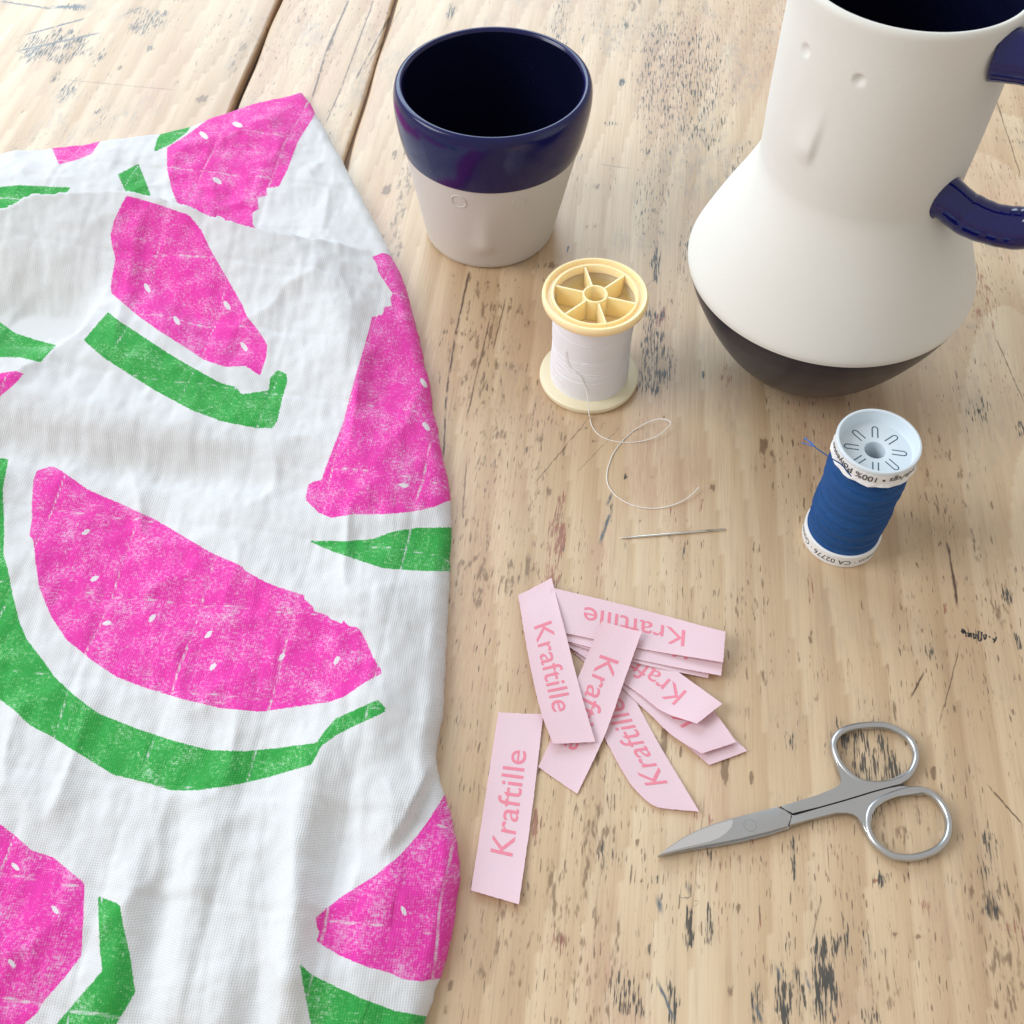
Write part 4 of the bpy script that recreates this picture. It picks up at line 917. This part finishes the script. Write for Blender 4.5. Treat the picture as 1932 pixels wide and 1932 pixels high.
green_f = [pg(za, [(440, 995), (490, 1035), (560, 1080), (680, 1160), (800, 1230), (900, 1285), (960, 1300), (985, 1330), (1095, 1315), (1100, 1265), (1130, 1232), (1165, 1245), (1172, 1275), (1150, 1350), (1130, 1440), (1110, 1468), (1040, 1468), (900, 1440), (780, 1395), (640, 1320), (520, 1245), (420, 1180), (340, 1110)]),
    pg(zc, [(1250, 545), (1400, 550), (1520, 540), (1600, 510), (1700, 495), (1950, 490), (1950, 675), (1700, 670), (1560, 660), (1470, 630), (1350, 590)]),
    pg(zc, [(-250, 600), (0, 640), (30, 650), (50, 760), (80, 880), (110, 950), (180, 1040), (220, 1100), (300, 1175), (400, 1250), (550, 1310), (700, 1360), (850, 1400), (1000, 1405), (1150, 1390), (1290, 1370), (1320, 1325), (1370, 1270), (1450, 1235), (1540, 1195), (1580, 1240), (1560, 1250), (1470, 1290), (1370, 1340), (1310, 1385), (1270, 1460), (1100, 1510), (950, 1545), (800, 1565), (700, 1565), (600, 1535), (460, 1500), (330, 1420), (200, 1340), (120, 1300), (60, 1240), (0, 1195), (-250, 1050)]),
    pg(zc, [(-200, 180), (35, 215), (12, 330), (18, 520), (14, 600), (30, 660), (-200, 660)]),
    pg(za, [(-60, 1000), (0, 1035), (60, 1080), (150, 1110), (230, 1130), (165, 1200), (80, 1180), (-60, 1180)]),
    pg(zd, [(372, 573), (455, 605), (470, 690), (495, 800), (515, 940), (450, 1050), (380, 1180), (150, 1180), (215, 1061), (300, 960), (388, 860), (380, 780), (375, 680)]),
    pg(zd, [(1140, 830), (1180, 870), (1260, 910), (1380, 965), (1500, 1010), (1610, 1030), (1800, 1040), (1800, 1200), (1210, 1200), (1170, 1000), (1150, 900)])]
seeds = [(*za(*p_), a) for p_, a in (((600, 897), -60), ((925, 968), -55), ((720, 1030), -60), ((995, 1137), -55), ((885, 460), -35), ((968, 232), -20), ((900, 617), -30), ((830, 275), -40), ((1727, 1285), -55), ((1737, 1462), -50))]
seeds += [(*zc(*p_), a) for p_, a in (((350, 512), 35), ((385, 702), 30), ((437, 882), 20), ((620, 862), 50), ((850, 930), 45), ((868, 1060), 50), ((1148, 1020), 50), ((1372, 1035), 60), ((1645, 322), -10))]
seeds += [(*zd(*p_), a) for p_, a in (((58, 462), -40), ((210, 627), -50), ((45, 830), -50), ((1535, 630), -65))]
PX, PY = pix(CV)
def sdf(polys, PX, PY):
    out_ = np.full(PX.shape, -40.0)
    for pl in polys:
        pl = np.array(pl); x0, y0 = pl.min(0)-45; x1, y1 = pl.max(0)+45
        m = (PX > x0) & (PX < x1) & (PY > y0) & (PY < y1)
        if not m.any(): continue
        xs_, ys_ = PX[m], PY[m]; best = np.full(xs_.shape, 1e9); ins = np.zeros(xs_.shape, bool)
        for a, b in zip(pl, np.roll(pl, -1, 0)):
            dx, dy = b-a; t_ = np.clip(((xs_-a[0])*dx+(ys_-a[1])*dy)/(dx*dx+dy*dy+1e-9), 0, 1)
            best = np.minimum(best, np.hypot(xs_-a[0]-t_*dx, ys_-a[1]-t_*dy))
            cr = ((a[1] > ys_) != (b[1] > ys_))
            with np.errstate(divide='ignore', invalid='ignore'): xc = (b[0]-a[0])*(ys_-a[1])/(b[1]-a[1])+a[0]
            ins ^= cr & (xs_ < xc)
        out_[m] = np.maximum(out_[m], np.where(ins, best, -best))
    return np.clip(out_, -40, 40)
pink = np.where(front, sdf(pink_f, PX, PY), sdf(pink_b, PX, PY)); green = np.where(front, sdf(green_f, PX, PY), sdf(green_b, PX, PY))
seed = np.full(PX.shape, -20.0)
for x, y, a in seeds:
    c_, s_ = math.cos(R(-a)), math.sin(R(-a)); dx, dy = PX-x, PY-y
    r_ = np.hypot((dx*c_+dy*s_)/10.5, (-dx*s_+dy*c_)/4.6); seed = np.maximum(seed, np.clip((1-r_)*4.6, -20, 5))

def cloth_mat():
    t = NT('printed_muslin'); cc = t.attr('weave').outputs['Vector']       # mm on the cloth
    pr = t.attr('print'); sp_ = t.n('ShaderNodeSeparateColor'); t.l(pr.outputs['Color'], sp_.inputs[0])
    stt = t.attr('stitch'); ss_ = t.n('ShaderNodeSeparateColor'); t.l(stt.outputs['Color'], ss_.inputs[0])
    ragged = t.noise(cc, 0.9, 3, 0.7)
    edge_n = t.math('MULTIPLY', t.math('SUBTRACT', ragged, 0.5), 7.0)
    blot = t.noise(cc, 0.10, 4, 0.62)
    wu_ = t.n('ShaderNodeTexWave', bands_direction='X'); t.l(cc, wu_.inputs['Vector']); wu_.inputs['Scale'].default_value = 0.40; wv_ = t.n('ShaderNodeTexWave', bands_direction='Y'); t.l(cc, wv_.inputs['Vector']); wv_.inputs['Scale'].default_value = 0.40
    f_u = t.noise(t.mapping(cc, (0.55, 3.0, 1)), 1.0, 2, 0.7); f_v = t.noise(t.mapping(cc, (3.0, 0.55, 1), loc=(7, 3, 0)), 1.0, 2, 0.7)
    fine = t.math('ADD', t.math('MULTIPLY', t.math('MAXIMUM', f_u, f_v), 0.9), t.math('MULTIPLY', t.math('MULTIPLY', wu_.outputs[0], wv_.outputs[0]), 0.10))
    wu = t.n('ShaderNodeTexWave', bands_direction='X'); t.l(cc, wu.inputs['Vector']); wu.inputs['Scale'].default_value = 0.40; wu.inputs['Distortion'].default_value = 0.5
    wvv = t.n('ShaderNodeTexWave', bands_direction='Y'); t.l(cc, wvv.inputs['Vector']); wvv.inputs['Scale'].default_value = 0.40; wvv.inputs['Distortion'].default_value = 0.5
    weave = t.math('MULTIPLY', wu.outputs[0], wvv.outputs[0])
    holes = t.math('MULTIPLY', t.math('SUBTRACT', 1.0, wu.outputs[0]), t.math('SUBTRACT', 1.0, wvv.outputs[0]))
    pm_ = t.sstep(t.math('ADD', sp_.outputs[0], edge_n), -0.6, 0.8); gm_ = t.sstep(t.math('ADD', sp_.outputs[1], edge_n), -0.6, 0.8)
    sm_ = t.sstep(t.math('ADD', sp_.outputs[2], t.math('MULTIPLY', edge_n, 0.25)), -0.3, 0.5)
    # ink coverage: patchy, thinner where the cloth dips at the quilting stitches
    su_ = t.sstep(t.math('ADD', ss_.outputs[0], t.math('MULTIPLY', t.math('SUBTRACT', ragged, .5), 1.6)), 0.0, 0.75); sv_ = t.sstep(t.math('ADD', ss_.outputs[1], t.math('MULTIPLY', t.math('SUBTRACT', ragged, .5), 1.6)), 0.0, 0.75)
    stl = t.math('MULTIPLY', t.math('ADD', su_, t.sstep(blot, .40, .62, .12, .9), clamp=True), t.math('ADD', sv_, t.sstep(blot, .60, .38, .12, .8), clamp=True))
    mott = t.math('ADD', t.math('ADD', t.math('MULTIPLY', fine, 0.95), t.math('MULTIPLY', t.math('SUBTRACT', ragged, 0.5), 0.9)), t.math('MULTIPLY', blot, 0.75))
    light = t.sstep(mott, 0.82, 1.02)
    pinkc = t.mix(light, (0.88, 0.030, 0.43), (0.91, 0.23, 0.60))
    pinkc = t.mix(t.sstep(mott, 0.98, 1.16, 0, .85), pinkc, (0.86, 0.60, 0.76))
    grnc = t.mix(light, (0.018, 0.38, 0.050), (0.11, 0.52, 0.13)); grnc = t.mix(t.sstep(mott, 0.98, 1.16, 0, .8), grnc, (0.55, 0.76, 0.60))
    white = t.mix(holes, (0.83, 0.835, 0.84), (0.72, 0.73, 0.745))
    c_ = t.mix(t.math('MULTIPLY', gm_, t.math('MULTIPLY', stl, 0.97)), white, grnc)
    c_ = t.mix(t.math('MULTIPLY', pm_, t.math('MULTIPLY', stl, 0.97)), c_, pinkc)
    c_ = t.mix(t.math('MULTIPLY', sm_, t.sstep(sp_.outputs[0], 0, 2)), c_, (0.84, 0.80, 0.83))
    t.set(**{'Base Color': c_, 'Roughness': 0.9, 'Specular IOR Level': 0.15, 'Sheen Weight': 0.15})
    tr = t.n('ShaderNodeBsdfTranslucent'); t.l(c_, tr.inputs[0])
    mx = t.n('ShaderNodeMixShader'); mx.inputs[0].default_value = 0.22
    t.l(t.b.outputs[0], mx.inputs[1]); t.l(tr.outputs[0], mx.inputs[2]); t.l(mx.outputs[0], t.t.nodes['Material Output'].inputs[0])
    h = t.math('ADD', t.math('MULTIPLY', weave, 0.5), t.math('MULTIPLY', fine, 0.8))
    t.l(t.bump(h, 0.00022, 0.8), t.b.inputs['Normal'])
    return t.m
M_cloth = cloth_mat()
V = CV.reshape(-1, 3); idx = np.arange(NU*NV).reshape(NV, NU)
F = np.stack([idx[:-1, :-1], idx[1:, :-1], idx[1:, 1:], idx[:-1, 1:]], -1).reshape(-1, 4)
me = bpy.data.meshes.new('muslin_cloth')
me.vertices.add(len(V)); me.vertices.foreach_set('co', (V*0.001).ravel())
me.loops.add(F.size); me.loops.foreach_set('vertex_index', F.ravel())
me.polygons.add(len(F)); me.polygons.foreach_set('loop_start', np.arange(len(F))*4); me.polygons.foreach_set('loop_total', np.full(len(F), 4))
me.polygons.foreach_set('use_smooth', np.ones(len(F), bool)); me.update(calc_edges=True)
def colattr(name, a, b, c):
    at = me.color_attributes.new(name, 'FLOAT_COLOR', 'POINT')
    at.data.foreach_set('color', np.stack([a.ravel(), b.ravel(), c.ravel(), np.ones(a.size)], -1).ravel())
colattr('print', pink, green, seed); colattr('stitch', stitch_u, stitch_v, np.zeros_like(X))
at = me.attributes.new('weave', 'FLOAT_VECTOR', 'POINT'); at.data.foreach_set('vector', np.stack([wob_u.ravel(), (wob_v+Z*0.6).ravel(), np.zeros(X.size)], -1).ravel())
me.materials.append(M_cloth)
cloth = bpy.data.objects.new('muslin_cloth', me); col.objects.link(cloth)
tag(cloth, 'crumpled white muslin cloth printed with pink and green watermelon slices', 'cloth')
